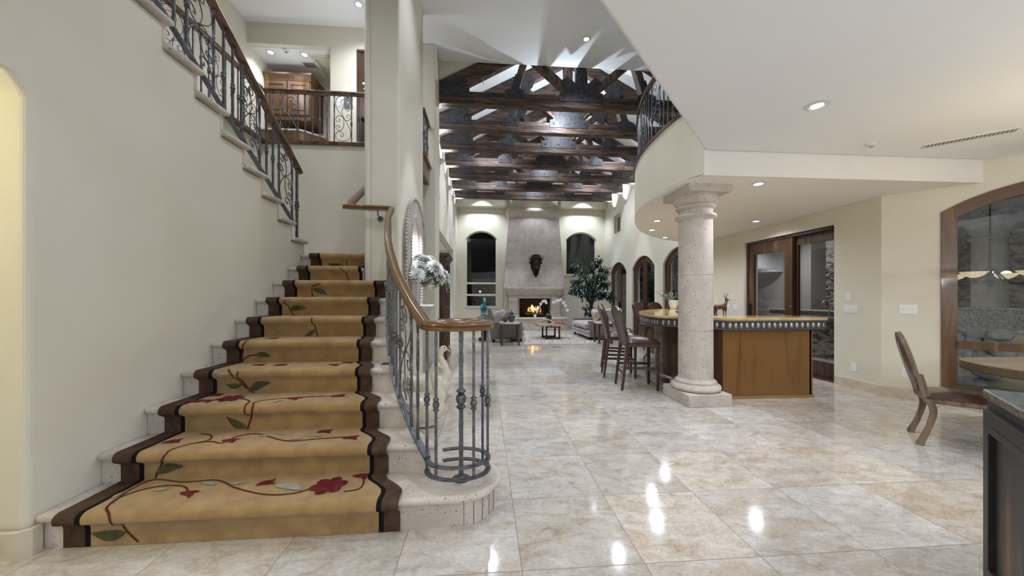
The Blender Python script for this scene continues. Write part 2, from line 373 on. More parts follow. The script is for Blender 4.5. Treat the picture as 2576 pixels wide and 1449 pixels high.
def interp(pts, x, k=0):
    for i in range(len(pts) - 1):
        a, b = pts[i], pts[i + 1]
        if (a[k] - x) * (b[k] - x) <= 0:
            t = (x - a[k]) / (b[k] - a[k] + 1e-12); return [p + (q - p) * t for p, q in zip(a, b)]
    return list(pts[0] if abs(pts[0][k] - x) < abs(pts[-1][k] - x) else pts[-1])
def smooth_path(pts, n=8):
    P = [Vector(p) for p in pts]; out = []
    for i in range(len(P) - 1):
        p0 = P[max(i - 1, 0)]; p1 = P[i]; p2 = P[i + 1]; p3 = P[min(i + 2, len(P) - 1)]
        for k in range(n):
            t = k / n
            out.append(.5 * ((2 * p1) + (p2 - p0) * t + (2 * p0 - 5 * p1 + 4 * p2 - p3) * t * t + (3 * p1 - p0 - 3 * p2 + p3) * t ** 3))
    out.append(P[-1]); return out
# ================================================================== SETTING
m = M(); m.add([(-7, -6, 0), (10.5, -6, 0), (10.5, 17, 0), (-7, 17, 0), (-7, -6, -.1), (10.5, -6, -.1), (10.5, 17, -.1), (-7, 17, -.1)],
               [(0, 1, 2, 3), (7, 6, 5, 4), (0, 4, 5, 1), (1, 5, 6, 2), (2, 6, 7, 3), (3, 7, 4, 0)])
struct('floor', m, FL, 'polished travertine tile floor', 'floor')

# near room ceiling (slab with a 45 degree edge) and its beam over the bar
CURVE = [(2.452, 3.80), (2.385, 3.98), (2.335, 4.37), (2.357, 4.97), (2.44, 5.47), (2.62, 6.03), (2.92, 6.66), (3.31, 7.26), (3.90, 7.86), (4.51, 8.26), (5.34, 8.56)]
CUR = [(p.x, p.y) for p in smooth_path([(a, b, 0) for a, b in CURVE[1:]], 5)]
CUR = [CURVE[0]] + CUR
m = M(); m.prism([(2.452, 3.80), (5.94, 3.80), (9.8, -.06), (9.8, -5), (-1.2, -5), (-1.2, .06), (.624, 1.928)], ZN, ZN + .5)
struct('ceiling', m, CE, 'white ceiling with a diagonal edge over the near room', 'ceiling', bevel=.025)
m = M(); m.prism([(2.46, 3.86)] + CUR[1:] + [(RW, 3.86)], ZS, ZS + .02)
m.prism([(RW - .02, 3.86), (5.88, 3.86), (RW - .02, 4.40)], ZS, ZS + .02)
struct('ceiling_soffit', m, SOFP, 'low curved soffit over the bar', 'ceiling', bevel=.02)
m = M(); m.box(2.452, 3.80, ZS - .001, 5.96, 3.9, ZN + .02)
struct('trim_beam', m, SOFP, 'cream dropped beam in front of the bar', 'beam')
# curved balcony parapet
inner = []
m = M()
def offs(poly, d):
    out = []
    for i, p in enumerate(poly):
        a = Vector(poly[max(i - 1, 0)]); b = Vector(poly[min(i + 1, len(poly) - 1)]); t = (b - a).normalized(); out.append((p[0] + t.y * d, p[1] - t.x * d))
    return out
CI = offs(CUR, .14)
ZB = 3.50
m.prism(CUR + CI[::-1], ZS + .02, ZB)
struct('wall_balcony', m, PL, 'curved cream balcony parapet over the bar', 'wall', smooth=True, angle=50)
m = M(); m.prism(CI[:-1] + [(5.34, 8.4), (5.34, 3.95)], 3.2, 3.28); struct('floor_balcony', m, CE, 'balcony floor above the bar', 'floor')
m = M(); co = offs(CUR, -.02); ci = offs(CUR, .10)
m.prism(co + ci[::-1], ZB, ZB + .035); struct('trim_balcony', m, WDK, 'dark wooden curb along the balcony edge', 'trim', angle=50)

# hall ceiling, vault, stairwell ceiling
m = M(); m.box(-1.25, -6, ZH, 9.8, 7.27, ZH + .12); struct('ceiling_hall', m, CE, 'high flat white ceiling of the hall', 'ceiling')
m = M(); m.box(-6, -2, 6.4, -.95, 9.5, 6.52); struct('ceiling_stairwell', m, CE, 'white ceiling over the stairwell and gallery', 'ceiling')
XC = 2.02; SL = .53
def vz(x): return 7.285 - SL * abs(x - XC)
m = M(); yv0, yv1 = 7.27, YF + .1
m.slab((0, yv0, 0), (1, 0, 0), (0, 0, 1), [(XC - 3.6, vz(XC - 3.6)), (XC, vz(XC)), (XC + 3.6, vz(XC + 3.6)), (XC + 3.6, vz(XC + 3.6) + .16), (XC, vz(XC) + .16), (XC - 3.6, vz(XC - 3.6) + .16)], t=(yv1 - yv0))
struct('ceiling_vault', m, CE, 'white sloped vault over the great room trusses', 'ceiling')
m = M(); xg = (7.285 - ZH - .04) / SL
m.slab((0, 7.262, 0), (1, 0, 0), (0, 0, 1), [(-1.55, vz(-1.55)), (XC - xg, ZH + .04), (-1.55, ZH + .04)], t=.012)
m.slab((0, 7.262, 0), (1, 0, 0), (0, 0, 1), [(6.3, vz(6.3)), (XC + xg, ZH + .04), (6.3, ZH + .04)], t=.012)
m.slab((0, 7.28, 0), (1, 0, 0), (0, 0, 1), [(XC - xg, ZH + .03), (XC + xg, ZH + .03), (XC, vz(XC) + .1)], t=-.014)
m.box(5.64, 7.262, 3, 9.9, 7.3, ZH)
struct('wall_gable', m, PL, 'cream gable wall where the flat ceiling meets the vault', 'wall', smooth=False)

# right wall with slider, three arched doors and a small high window
def archhole(y0, y1, z0, zs, za, n=18):
    """opening with a segmental head; (y,z)"""
    w = (y1 - y0) / 2; h = za - zs; R = (w * w + h * h) / (2 * h); c = (y0 + y1) / 2; cz = za - R; a = math.asin(min(1, w / R))
    return [(y0, z0), (y1, z0)] + [(c + R * sin(a - 2 * a * i / n), cz + R * cos(a - 2 * a * i / n)) for i in range(n + 1)]
DOORS = [(13.06, 14.78), (10.82, 12.54), (8.58, 10.29)]
m = M()
holes = [[(5.05, -.02), (6.95, -.02), (6.95, 2.44), (5.05, 2.44)]] + [archhole(a, b, -.02, 2.33, 2.74) for a, b in DOORS] + [[(13.64, 3.94), (14.32, 3.94), (14.32, 4.66), (13.64, 4.66)]]
m.slab((RW, 0, 0), (0, 1, 0), (0, 0, 1), [(4.40, -.05), (YF + .2, -.05), (YF + .2, 5.75), (4.40, 5.75)], holes, t=-.3)
struct('wall_right', m, PL, 'long cream wall with the sliding door and arched doors', 'wall', smooth=False)
D45 = Vector((.70711, -.70711, 0)); P45 = Vector((RW, 4.40, 0)); N45 = Vector((-.70711, -.70711, 0))
def w45(s_, z=0, d=0): return P45 + D45 * s_ + N45 * d + Vector((0, 0, z))
m = M(); AW = (.53, 2.35)
m.slab(P45, D45, (0, 0, 1), [(0, -.05), (6, -.05), (6, 3.1), (0, 3.1)], [archhole(AW[0], AW[1], .146, 2.384, 2.66)], t=.3)
struct('wall_diagonal', m, PL, 'cream diagonal wall with the big arched window', 'wall', smooth=False)
# baseboards
def base(name, pts, label, h=.14, t=.018, side=1):
    m = M(); m.sweep(pts, [(0, 0), (side * t, 0), (side * t, h - .006), (side * (t - .006), h), (0, h)]); return struct(name, m, BB, label, 'baseboard', smooth=False)
base('baseboard_right', [(RW, 5.03, 0), (RW, 4.40, 0), w45(.52)], 'tan stone baseboard below the light switches', side=1)
base('baseboard_far_right', [(RW, 8.57, 0), (RW, 6.97, 0)], 'tan stone baseboard behind the bar', side=1)
base('baseboard_far', [(-1.17, YF, 0), (RW, YF, 0)], 'tan stone baseboard of the fireplace wall', side=1)

# far wall, ledge, windows
m = M(); WL = (-.80, .545); WR = (3.585, 4.97)
m.slab((0, YF, 0), (1, 0, 0), (0, 0, 1), [(-1.5, -.05), (5.7, -.05), (5.7, 5.7), (XC, 7.75), (-1.5, 5.7)], [archhole(WL[0], WL[1], .92, 3.88, 4.22), archhole(WR[0], WR[1], 2.33, 3.88, 4.22)], t=.3)
struct('wall_far', m, PL, 'cream end wall behind the fireplace', 'wall', smooth=False)
m = M(); m.box(-1.17, YF - .34, 5.22, RW, YF, 5.50); struct('trim_ledge', m, PL, 'cream ledge across the top of the fireplace wall', 'trim', bevel=.01)

# left side of the great room
m = M()
m.slab((-1.17, 0, 0), (0, 1, 0), (0, 0, 1), [(7.3, -.05), (YF + .2, -.05), (YF + .2, 5.75), (7.3, 5.75)], [[(7.45, -.02), (13.7, -.02), (13.7, 3.1), (7.45, 3.1)]], t=.2)
struct('wall_left', m, PL, 'cream great room wall over the wide opening', 'wall', smooth=False)
m = M(); m.box(-4.2, 7.3, 3.1, -1.36, 14.2, 3.2); struct('ceiling_side_room', m, CE, 'white ceiling of the side room', 'ceiling')
m = M(); m.box(-4.2, 13.72, 0, -1.36, 13.85, 3.1); m.box(-4.3, 7.3, 0, -4.2, 13.85, 3.1); struct('wall_side_room', m, PL, 'cream walls of the side room behind the wide opening', 'wall', smooth=False)
# pier and wall with the niche
m = M(); m.box(-1.5, 6.8, 0, -.91, 7.32, ZH); struct('wall_pier', m, PL, 'cream pier beside the wooden armoire', 'wall', bevel=.02, seg=3)
m = M(); m.box(-1.3, 6.79 - .018, 0, -.90, 6.8, .14); struct('baseboard_pier', m, BB, 'tan stone baseboard of the pier', 'baseboard')
m = M(); NY0, NY1 = 4.60, 6.03
nh = archhole(NY0 + .30, NY1 - .30, 1.21, 2.05, 2.50)
m.slab((-1.03, 0, 0), (0, 1, 0), (0, 0, 1), [(4.43, 0), (6.12, 0), (6.12, 6.45), (4.43, 6.45)], [nh], t=.36)
m.box(-1.455, 4.43, 0, -1.37, 6.12, 6.45)
struct('wall_niche', m, PL, 'cream stair wall with the arched stone niche', 'wall', smooth=False, bevel=.045, seg=4)
m = M(); m.slab((-1.365, 0, 0), (0, 1, 0), (0, 0, 1), [(NY0 + .1, 1.1), (NY1 - .1, 1.1), (NY1 - .1, 2.7), (NY0 + .1, 2.7)], t=.004)
struct('wall_niche_back', m, STB, 'pale stone back of the lit niche', 'wall')
def ringpanel(m, o, u, v, outer, hole, t): m.slab(o, u, v, outer, [hole], t=t)
m = M(); oh = archhole(NY0, NY1, 1.2, 2.0, 2.74, 28)
# rope-carved edge: scalloped outline
def scallop(poly, amp, step):
    out = []; k = 0
    for i in range(len(poly)):
        a = Vector(poly[i]); b = Vector(poly[(i + 1) % len(poly)]); L_ = (b - a).length; n = max(1, int(L_ / step)); d = (b - a).normalized() if L_ > 0 else Vector((1, 0)); nn = Vector((d.y, -d.x))
        for j in range(n * 2):
            t = j / (n * 2); q = a.lerp(b, t) + nn * (amp if (k % 2) else 0); out.append((q.x, q.y)); k += 1
    return out
m.slab((-.985, 0, 0), (0, 1, 0), (0, 0, 1), oh, [nh], t=.06)
def beads(poly, z_lo, step, r):
    P = [Vector(p) for p in poly]; P.append(P[0]); acc = 0
    for a, b_ in zip(P, P[1:]):
        L_ = (b_ - a).length; d = acc
        while d < L_:
            q = a.lerp(b_, d / L_)
            if q.y > z_lo: m.sphere((-.985, q.x, q.y), (r * .8, r, r), 8, 6)
            d += step
        acc = d - L_
beads(oh, 1.22, .05, .030); beads(nh, 1.24, .045, .024)
m.slab((-1.03, 0, 0), (0, 1, 0), (0, 0, 1), archhole(NY0 + .29, NY1 - .29, 1.2, 2.05, 2.51), [archhole(NY0 + .315, NY1 - .315, 1.22, 2.05, 2.485)], t=.33)
struct('trim_niche', m, STN, 'carved stone surround of the arched niche', 'trim', smooth=False)
m = M(); m.sweep([(-1.02, NY0 - .05, 1.13), (-1.02, NY1 + .05, 1.13)], [(0, .075), (.17, .075), (.19, .06), (.19, .03), (.13, -.02), (.1, -.06), (0, -.075)], up=(0, 0, 1))
m.box(-1.36, NY0 + .2, 1.15, -1.0, NY1 - .2, 1.205)
struct('trim_niche_sill', m, STC, 'stone sill under the arched niche', 'trim', bevel=.008)

# ------------------------------------------------ stair walls
R_ = .187
def ylow(i): return 2.06 + .297 * (i - 1)          # riser plane of lower step i (1..10)
def tipu(k): return 4.84 - .287 * (k - 11)         # nosing tip of upper step k (11..20)
pts = [(4.81, -.05), (4.81, R_ * 11 - .045)]
for k in range(12, 21):
    y = tipu(k) - .035; pts += [(y, R_ * (k - 1) - .045), (y, R_ * k - .045)]
pts += [(.3, ZG - .045), (.3, 2.5), (1.55, 2.5), (1.93, 2.44), (2.0, 2.36), (2.0, -.05)]
m = M(); m.slab((-2.33, 0, 0), (0, 1, 0), (0, 0, 1), pts, t=.22)
struct('wall_stairs', m, PL, 'tall cream wall carrying the upper stair flight', 'wall', smooth=False, bevel=.03, seg=4)
m = M(); m.sweep([(-2.62, 1.985, 0), (-2.345, 1.985, 0), (-2.318, 2.01, 0), (-2.318, 2.045, 0)], [(0, 0), (.018, 0), (.018, .135), (.012, .14), (0, .14)]); struct('baseboard_stairs', m, BB, 'tan stone baseboard curling round the wall end beside the first step', 'baseboard', smooth=False)
m = M(); m.box(-4.9, 2.9, 0, -2.56, 3.0, 2.6); m.box(-4.9, -1.5, 0, -4.8, 3, 2.6); struct('wall_passage', m, PL, 'cream passage wall beyond the stair wall end', 'wall', smooth=False)
m = M(); m.box(-4.9, -1.5, 2.6, -2.56, 3.0, 2.7); struct('ceiling_passage', m, CE, 'white ceiling of the passage under the stairs', 'ceiling')
# stairwell
m = M(); m.box(-5.2, 5.8, 0, -1.40, 5.95, ZG - .02); struct('wall_landing', m, PL, 'cream wall behind the stair landing', 'wall', smooth=False)
m = M(); m.box(-3.56, -.5, 0, -3.44, 5.81, ZG - .02); struct('wall_upper_flight', m, PL, 'cream wall behind the upper stair flight', 'wall', smooth=False)
m = M(); m.box(-6, 5.86, ZG - .12, -1.06, 6.9, ZG); m.box(-6, -.5, ZG - .12, -3.48, 5.86, ZG); m.box(-6, 6.9, ZG - .12, -1.4, 9, ZG); struct('floor_gallery', m, BB, 'gallery floor at the top of the stairs', 'floor')
m = M(); m.box(-3.47, 5.765, ZG - .03, -1.45, 5.90, ZG + .025); m.box(-3.50, -.4, ZG - .03, -3.37, 5.9, ZG + .025); struct('trim_gallery', m, WDK, 'dark wooden curb along the gallery edge', 'trim', bevel=.006)
m = M(); m.slab((0, 6.9, 0), (1, 0, 0), (0, 0, 1), [(-4.45, ZG), (-.95, ZG), (-.95, 6.45), (-4.45, 6.45)], [[(-4.37, ZG + .001), (-2.872, ZG + .001), (-2.872, 6.01), (-4.37, 6.01)], [(-2.40, ZG + .001), (-1.50, ZG + .001), (-1.50, 6.0), (-2.40, 6.0)]], t=.2)
struct('wall_gallery', m, PL, 'cream gallery wall with the alcove opening', 'wall', smooth=False)
m = M(); m.box(-4.5, -.5, ZG, -4.35, 9, 6.45); struct('wall_gallery_left', m, PL, 'cream side wall along the gallery', 'wall', smooth=False)
m = M(); m.box(-4.4, 7.98, ZG, -2.6, 8.1, 6.1); m.box(-2.872, 7.09, ZG, -2.7, 8.0, 6.1); struct('wall_alcove', m, PL, 'cream walls of the cabinet alcove', 'wall', smooth=False)
m = M(); m.box(-4.4, 7.0, 6.0, -2.6, 8.1, 6.08); struct('ceiling_alcove', m, CE, 'white ceiling of the cabinet alcove', 'ceiling')
m = M(); m.box(-3.36, 7.12, 5.985, -2.9, 7.9, 6.0); m.slab((0, 0, 5.984), (1, 0, 0), (0, 1, 0), [(-3.33, 7.16), (-2.92, 7.16), (-2.92, 7.86), (-3.33, 7.86)], [[(-3.29, 7.2), (-2.92, 7.2), (-2.92, 7.82), (-3.29, 7.82)]], t=.03)
struct('trim_attic_hatch', m, PL, 'framed hatch in the alcove ceiling', 'hatch')
m = M(); m.box(-1.45, 6.1, ZG - .3, -1.03, 6.82, ZG - .0); m.sweep([(-1.04, 6.12, ZG + .02), (-1.04, 6.80, ZG + .02)], [(-.05, -.02), (.05, -.02), (.05, .025), (-.05, .025)])
struct('trim_lookout', m, [WDK], 'dark wooden curb of the lookout opening above the niche wall', 'trim')
# shell behind the camera
m = M(); m.box(-5, -5.2, -.05, 9.9, -5, 6.2); m.box(9.8, -5.2, 0, 9.9, .2, 6.2); m.box(-5.0, -5.1, 0, -4.85, 2.9, 6.4)
struct('wall_back', m, PL, 'cream walls behind the viewer', 'wall', smooth=False)

# ------------------------------------------------ doors and windows
def framed(m, o, u, v, outer, hole, t): m.slab(o, u, v, outer, [hole], t=t)
def inset(y0, y1, z0, zs, za, d, b): return archhole(y0 + d, y1 - d, z0 + b, zs, za - d * .95)
def arched_door(n, y0, y1):
    t = thing('door_%d' % n, ['dark wooden arched french door beside the potted tree', 'dark wooden arched french door in the middle of the three', 'dark wooden arched french door next to the bar'][n - 1], 'door', (RW + .1, (y0 + y1) / 2, 0), kind='structure', wb=True)
    m = M(); x = RW + .06; U = (0, 1, 0); V = (0, 0, 1)
    framed(m, (x, 0, 0), U, V, archhole(y0 + .003, y1 - .003, 0, 2.33, 2.737), inset(y0, y1, 0, 2.33, 2.74, .05, .02), -.12); m.obj('door_frame', DOORW, t, smooth=False)
    c = (y0 + y1) / 2
    def half(lo, hi, d):   # outline of one leaf clipped from the arch
        full = inset(y0, y1, 0, 2.33, 2.74, d, .025)
        w = (y1 - y0) / 2; h = .41; R = (w * w + h * h) / (2 * h)
        def zt(y): return min(2.74 - R + sqrt(max(0, R * R - (y - c) ** 2)), 2.74) - d
        ys = [lo + (hi - lo) * i / 10 for i in range(11)]
        return ys, zt
    for sgn in (-1, 1):
        lo, hi = (y0 + .055, c - .004) if sgn < 0 else (c + .004, y1 - .055)
        ys, zt = half(lo, hi, .06)
        out = [(lo, .03), (hi, .03)] + [(y, zt(y)) for y in ys[::-1]]
        l2, h2 = lo + .13, hi - .13; ys2 = [l2 + (h2 - l2) * i / 10 for i in range(11)]
        hol = [(l2, .30), (h2, .30)] + [(y, zt(y) - .15) for y in ys2[::-1]]
        m = M(); m.slab((x + .02, 0, 0), U, V, out, [hol], t=-.05); lf = m.obj('door_leaf', DOORW, t, smooth=False)
        m = M(); m.slab((x + .04, 0, 0), U, V, hol, t=-.008); m.obj('glass_pane', GLS, lf, smooth=False)
    m = M(); m.box(x - .03, c - .03, .95, x + .02, c - .01, 1.15); m.tube([(x - .01, c - .02, 1.02), (x - .045, c - .02, 1.02), (x - .045, c - .13, 1.02)], .009); m.obj('door_handle', IRD, t)
for i, (a, b) in enumerate(DOORS): arched_door(i + 1, a, b)
# sliding door
t = thing('door_4', 'dark wooden sliding glass door behind the bar', 'door', (RW + .1, 6, 0), kind='structure', wb=True)
m = M(); x = RW + .05; U = (0, 1, 0); V = (0, 0, 1)
m.slab((x, 0, 0), U, V, [(5.053, 0), (6.947, 0), (6.947, 2.437), (5.053, 2.437)], [[(5.10, .03), (6.90, .03), (6.90, 2.39), (5.10, 2.39)]], t=-.16); m.obj('door_frame', DARKW, t, smooth=False)
for (a, b, xo, nm) in ((5.87, 6.90, .0, DOORW), (5.10, 5.97, .075, DARKW)):
    m = M(); hol = [(a + (.16 if xo == 0 else .09), .27), (b - .13, .27), (b - .13, 2.18 + (0 if xo == 0 else .06)), (a + (.16 if xo == 0 else .09), 2.18 + (0 if xo == 0 else .06))]
    m.slab((x + .02 + xo, 0, 0), U, V, [(a, .035), (b, .035), (b, 2.385), (a, 2.385)], [hol], t=-.05); lf = m.obj('sliding_panel', nm, t, smooth=False)
    m = M(); m.slab((x + .04 + xo, 0, 0), U, V, hol, t=-.008); m.obj('glass_pane', GLS, lf, smooth=False)
m = M(); m.tube([(x + .02, 6.85, .98), (x - .03, 6.85, .99), (x - .03, 6.85, 1.15), (x + .02, 6.85, 1.16)], .012); m.box(x, 6.825, .94, x + .022, 6.875, 1.2); m.obj('door_handle', IRD, t)
m = M(); m.sphere((x + .015, 5.90, 1.17), .012, 8, 6); m.obj('lock_button', CHR, t)
# gallery door
t = thing('door_5', 'stained wooden door at the end of the upstairs gallery', 'door', (-1.95, 6.95, ZG), kind='structure', wb=True)
m = M(); m.slab((0, 6.93, 0), (1, 0, 0), (0, 0, 1), [(-2.395, ZG), (-1.505, ZG), (-1.505, 5.995), (-2.395, 5.995)], [[(-2.37, ZG), (-1.53, ZG), (-1.53, 5.97), (-2.37, 5.97)]], t=.1); m.obj('door_frame', DARKW, t, smooth=False)
m = M(); m.box(-2.37, 6.95, ZG + .01, -1.53, 7.0, 5.97); m.slab((0, 6.94, 0), (1, 0, 0), (0, 0, 1), [(-2.2, ZG + .2), (-1.7, ZG + .2), (-1.7, 5.8), (-2.2, 5.8)], [[(-2.17, ZG + .23), (-1.73, ZG + .23), (-1.73, 5.77), (-2.17, 5.77)]], t=.02); m.obj('door_leaf', DOORW, t, smooth=False)
m = M(); m.lathe([(.02, 0), (.03, .01), (.03, .02)], (-2.3, 6.93, 4.68), 12); m.tube([(-2.3, 6.94, 4.69), (-2.3, 6.89, 4.69), (-2.2, 6.89, 4.69)], .012); m.box(-2.325, 6.935, 4.3, -2.275, 6.95, 4.75); m.obj('door_handle', IRD, t)
m = M(); m.box(-2.30, 6.94, 5.36, -2.22, 6.951, 5.40); m.sphere((-2.27, 6.947, 5.28), .014, 8, 6); m.sphere((-2.27, 6.947, 5.2), .014, 8, 6); m.obj('door_chime', WHT, t)

def far_window(n, x0, x1, z0, bars, label):
    t = thing('window_%d' % n, label, 'window', ((x0 + x1) / 2, YF + .1, z0), kind='structure', wb=True)
    m = M(); y = YF + .06
    m.slab((0, y, 0), (1, 0, 0), (0, 0, 1), archhole(x0 + .002, x1 - .002, z0, 3.88, 4.218), [archhole(x0 + .05, x1 - .05, z0 + .05, 3.88, 4.17)], t=.08)
    for b in bars: m.box(x0 + .03, y - .02, b - .045, x1 - .03, y + .06, b + .045)
    m.box(x0 - .05, YF - .03, z0 - .05, x1 + .05, YF + .07, z0)
    m.obj('window_frame', PL, t, smooth=False)
    m = M(); m.slab((0, y + .04, 0), (1, 0, 0), (0, 0, 1), archhole(x0 + .04, x1 - .04, z0 + .04, 3.88, 4.18), t=.01); m.obj('glass_pane', GLS, t, smooth=False)
far_window(1, WL[0], WL[1], .92, (1.95, 1.44), 'tall arched window behind the turquoise horse')
far_window(2, WR[0], WR[1], 2.33, (), 'high arched window above the potted tree')
t = thing('window_3', 'small square window high over the arched doors', 'window', (RW + .1, 13.98, 3.94), kind='structure', wb=True)
m = M(); m.slab((RW + .1, 0, 0), (0, 1, 0), (0, 0, 1), [(13.645, 3.945), (14.315, 3.945), (14.315, 4.655), (13.645, 4.655)], [[(13.7, 4.0), (14.26, 4.0), (14.26, 4.6), (13.7, 4.6)]], t=-.1); m.obj('window_frame', PL, t, smooth=False)
m = M(); m.slab((RW + .15, 0, 0), (0, 1, 0), (0, 0, 1), [(13.69, 3.99), (14.27, 3.99), (14.27, 4.61), (13.69, 4.61)], t=-.01); m.obj('glass_pane', GLS, t, smooth=False)
# big arched window in the diagonal wall
t = thing('window_4', 'big wood framed arched window beside the dining table', 'window', w45(1.44, .146, -.1), kind='structure', wb=True)
m = M(); a0, a1 = AW; o = P45 + N45 * .02
m.slab(o, D45, (0, 0, 1), archhole(a0 - .01, a1 + .01, .13, 2.384, 2.67, 30), [archhole(a0 + .12, a1 - .12, .235, 2.30, 2.535, 30)], t=.16)
m.slab(o, D45, (0, 0, 1), [(a0 + .1, .69), (a1 - .1, .69), (a1 - .1, .79), (a0 + .1, .79)], t=.1); m.obj('window_frame', WINW, t, smooth=False, bevel=.008)
m = M(); m.slab(P45 - N45 * .05, D45, (0, 0, 1), archhole(a0 + .11, a1 - .11, .225, 2.3, 2.54, 30), t=.01); m.obj('glass_pane', GLS, t, smooth=False)
# ================================================================== STAIRCASE
SIDE = [(-.30, 2.33), (-.48, 2.62), (-.64, 2.92), (-.755, 3.22), (-.85, 3.52), (-.92, 3.83), (-.98, 4.13), (-1.03, 4.43)]   # ends of the lower treads
SIDEF = [(p.x, p.y) for p in smooth_path([(a, b, 0) for a, b in SIDE], 6)]
def xs(y): return interp(SIDEF, y, 1)[0] if y > 2.33 else -.30
t = thing('staircase', 'pale stone staircase that climbs to a landing and doubles back', 'staircase', (-1.3, 3.4, 0), wb=True)
NOSE = .035; TH = .045
def nosing_slab(m, poly_front_y, xl, xr_pts, z):
    pass
# bottom step with a bullnose end
fc = [(-2.325, 2.06)] + [(-.17, 2.06)] + arc(-.17, 2.30, .24, -pi / 2, pi / 2, 16)[1:] + [(-.33, 2.54), (-.30, 2.36), (-2.325, 2.36)]
m = M(); m.prism(fc, 0, R_ - TH)
for a in (-1.35, -1.1, -.85, -.6, -.35):   # joints of the curved facing
    c_ = Vector((-.17 + .2405 * cos(a), 2.30 + .2405 * sin(a), 0)); m.obox(c_ + Vector((0, 0, .07)), ((-sin(a), cos(a), 0), (cos(a), sin(a), 0), (0, 0, 1)), (.0015, .002, .069), 1)
GR = mat('dark_joint', (.20, .16, .13), .9)
m.obj('riser', [ST, GR], t, smooth=False)
def roundedge_tread(poly, z, name='tread'):
    m = M(); m.prism(poly, z - TH, z); o = m.obj(name, ST, t, smooth=True, bevel=.02, seg=4, angle=60); return o
roundedge_tread([(-2.325, 2.025)] + [(-.17, 2.025)] + arc(-.17, 2.30, .275, -pi / 2, pi / 2, 20)[1:] + [(-.36, 2.575), (-.36, 2.42), (-2.325, 2.42)], R_)
for i in range(2, 11):
    y = ylow(i); y2 = ylow(i + 1) if i < 10 else 5.79; z = R_ * i
    yn = y - NOSE
    if i <= 8:
        xe0 = xs(yn) if i > 2 else -.30; ye = min(y2 + .02, 4.42); xe1 = xs(ye)
        side = [(xs(yy) , yy) for yy in [yn + (ye - yn) * k / 4 for k in range(5)]]
        if i == 2: side = [(-.295, yn)] + [(xs(yy), yy) for yy in [yn + .06 + (ye - yn - .06) * k / 4 for k in range(5)]]
        roundedge_tread([(-2.325, yn)] + side + [(-2.325, ye)], z)
        m = M(); m.box(-2.325, y, z - R_ if i > 1 else 0, xs(y) - .035, y + .03, z - TH); m.obj('riser', ST, t, smooth=False)
    else:
        xr = -1.457; xl = -2.325
        if i == 10: roundedge_tread([(xl, yn), (xr, yn), (xr, 5.79), (-3.43, 5.79), (-3.43, 4.82), (xl, 4.82)], z, 'landing')
        else: roundedge_tread([(xl, yn), (xr, yn), (xr, y2 + .02), (xl, y2 + .02)], z)
        m = M(); m.box(xl, y, z - R_, xr, y + .03, z - TH); m.obj('riser', ST, t, smooth=False)
for k in range(11, 21):
    yt = tipu(k); z = R_ * k
    m = M(); m.box(-3.43, yt - .345 if k < 20 else yt - .3, z - TH, -2.285, yt, z); m.obj('tread', ST, t, smooth=True, bevel=.018, seg=4, angle=60)
    m = M(); m.box(-3.43, yt - NOSE - .03, z - R_, -2.326, yt - NOSE, z - TH); m.obj('riser', ST, t, smooth=False)
# plaster side under the lower flight
m = M()
for i in range(1, 9):
    y0 = ylow(i) + .027 if i > 1 else 2.365; y1 = min(ylow(i + 1) + .027, 4.43)
    for k in range(4):
        a = y0 + (y1 - y0) * k / 4; b = y0 + (y1 - y0) * (k + 1) / 4
        xa, xb = xs(a) - .05, xs(b) - .05
        m.prism([(xa, a), (xb, b), (xb - .05, b), (xa - .05, a)], 0, R_ * i - TH)
struct('wall_stair_side', m, PL, 'curved cream wall closing the side of the lower stair flight', 'wall', smooth=False)

# ------------------------------------------------------------------ runner carpet
TAN = mat('tan_carpet', (.33, .198, .068), .95, col2=(.45, .288, .108), scale=9, detail=8, bump=.6, bscale=260, spec=.15, sheen=.3)
BRN = mat('brown_carpet', (.075, .045, .029), .95, col2=(.115, .072, .048), scale=14, bump=.6, bscale=260, spec=.1)
BKC = mat('black_carpet', (.010, .008, .012), .95, spec=.1)
VIN = mat('maroon_vine', (.10, .022, .017), .9, bump=.4, bscale=200, spec=.1)
RED = mat('red_flower_wool', (.085, .010, .013), .9, col2=(.15, .022, .028), scale=30, spec=.1)
GRNL = mat('olive_leaf_wool', (.055, .055, .022), .9, col2=(.11, .105, .05), scale=25, spec=.1)
GRYL = mat('grey_leaf_wool', (.26, .245, .19), .9, col2=(.34, .32, .26), scale=25, spec=.1)
prof = []   # (y,z, normal_y, normal_z)
def corner(y, z, ny, nz): prof.append((y, z))
for i in range(1, 11):
    y = ylow(i); zb = R_ * (i - 1); z = R_ * i
    prof.append((y - .014, zb + (.014 if i > 1 else .002))); prof.append((y - .014, z - .085)); prof.append((y - .018, z - .068))
    cy_, cz_, rr = y - .030, z - .022, .037
    for k in range(7):
        a = radians(200 - k * 20 - 0); a = radians(215 - 125 * k / 6); prof.append((cy_ + rr * cos(a), cz_ + rr * sin(a)))
    prof.append((y + .03, z + .014))
    if i < 10:
        prof.append((ylow(i + 1) - .03, z + .014))
    else: prof.append((5.2, z + .014))
XR = [(2.05, -.467), (2.355, -.613), (2.65, -.755), (2.945, -.896), (3.24, -.987), (3.535, -1.044), (3.83, -1.09), (4.13, -1.113), (4.39, -1.16)]
XL = -2.205
def xr_at(y, i):
    if i >= 9: return -1.462
    a = interp(XR, max(2.05, min(y, 4.39)), 0)[1]; return a
S = [0.0]
for a, b in zip(prof, prof[1:]): S.append(S[-1] + hypot(b[0] - a[0], b[1] - a[1]))
def step_of(idx): return idx // 12 + 1
m = M(); rows = []; hid = 0
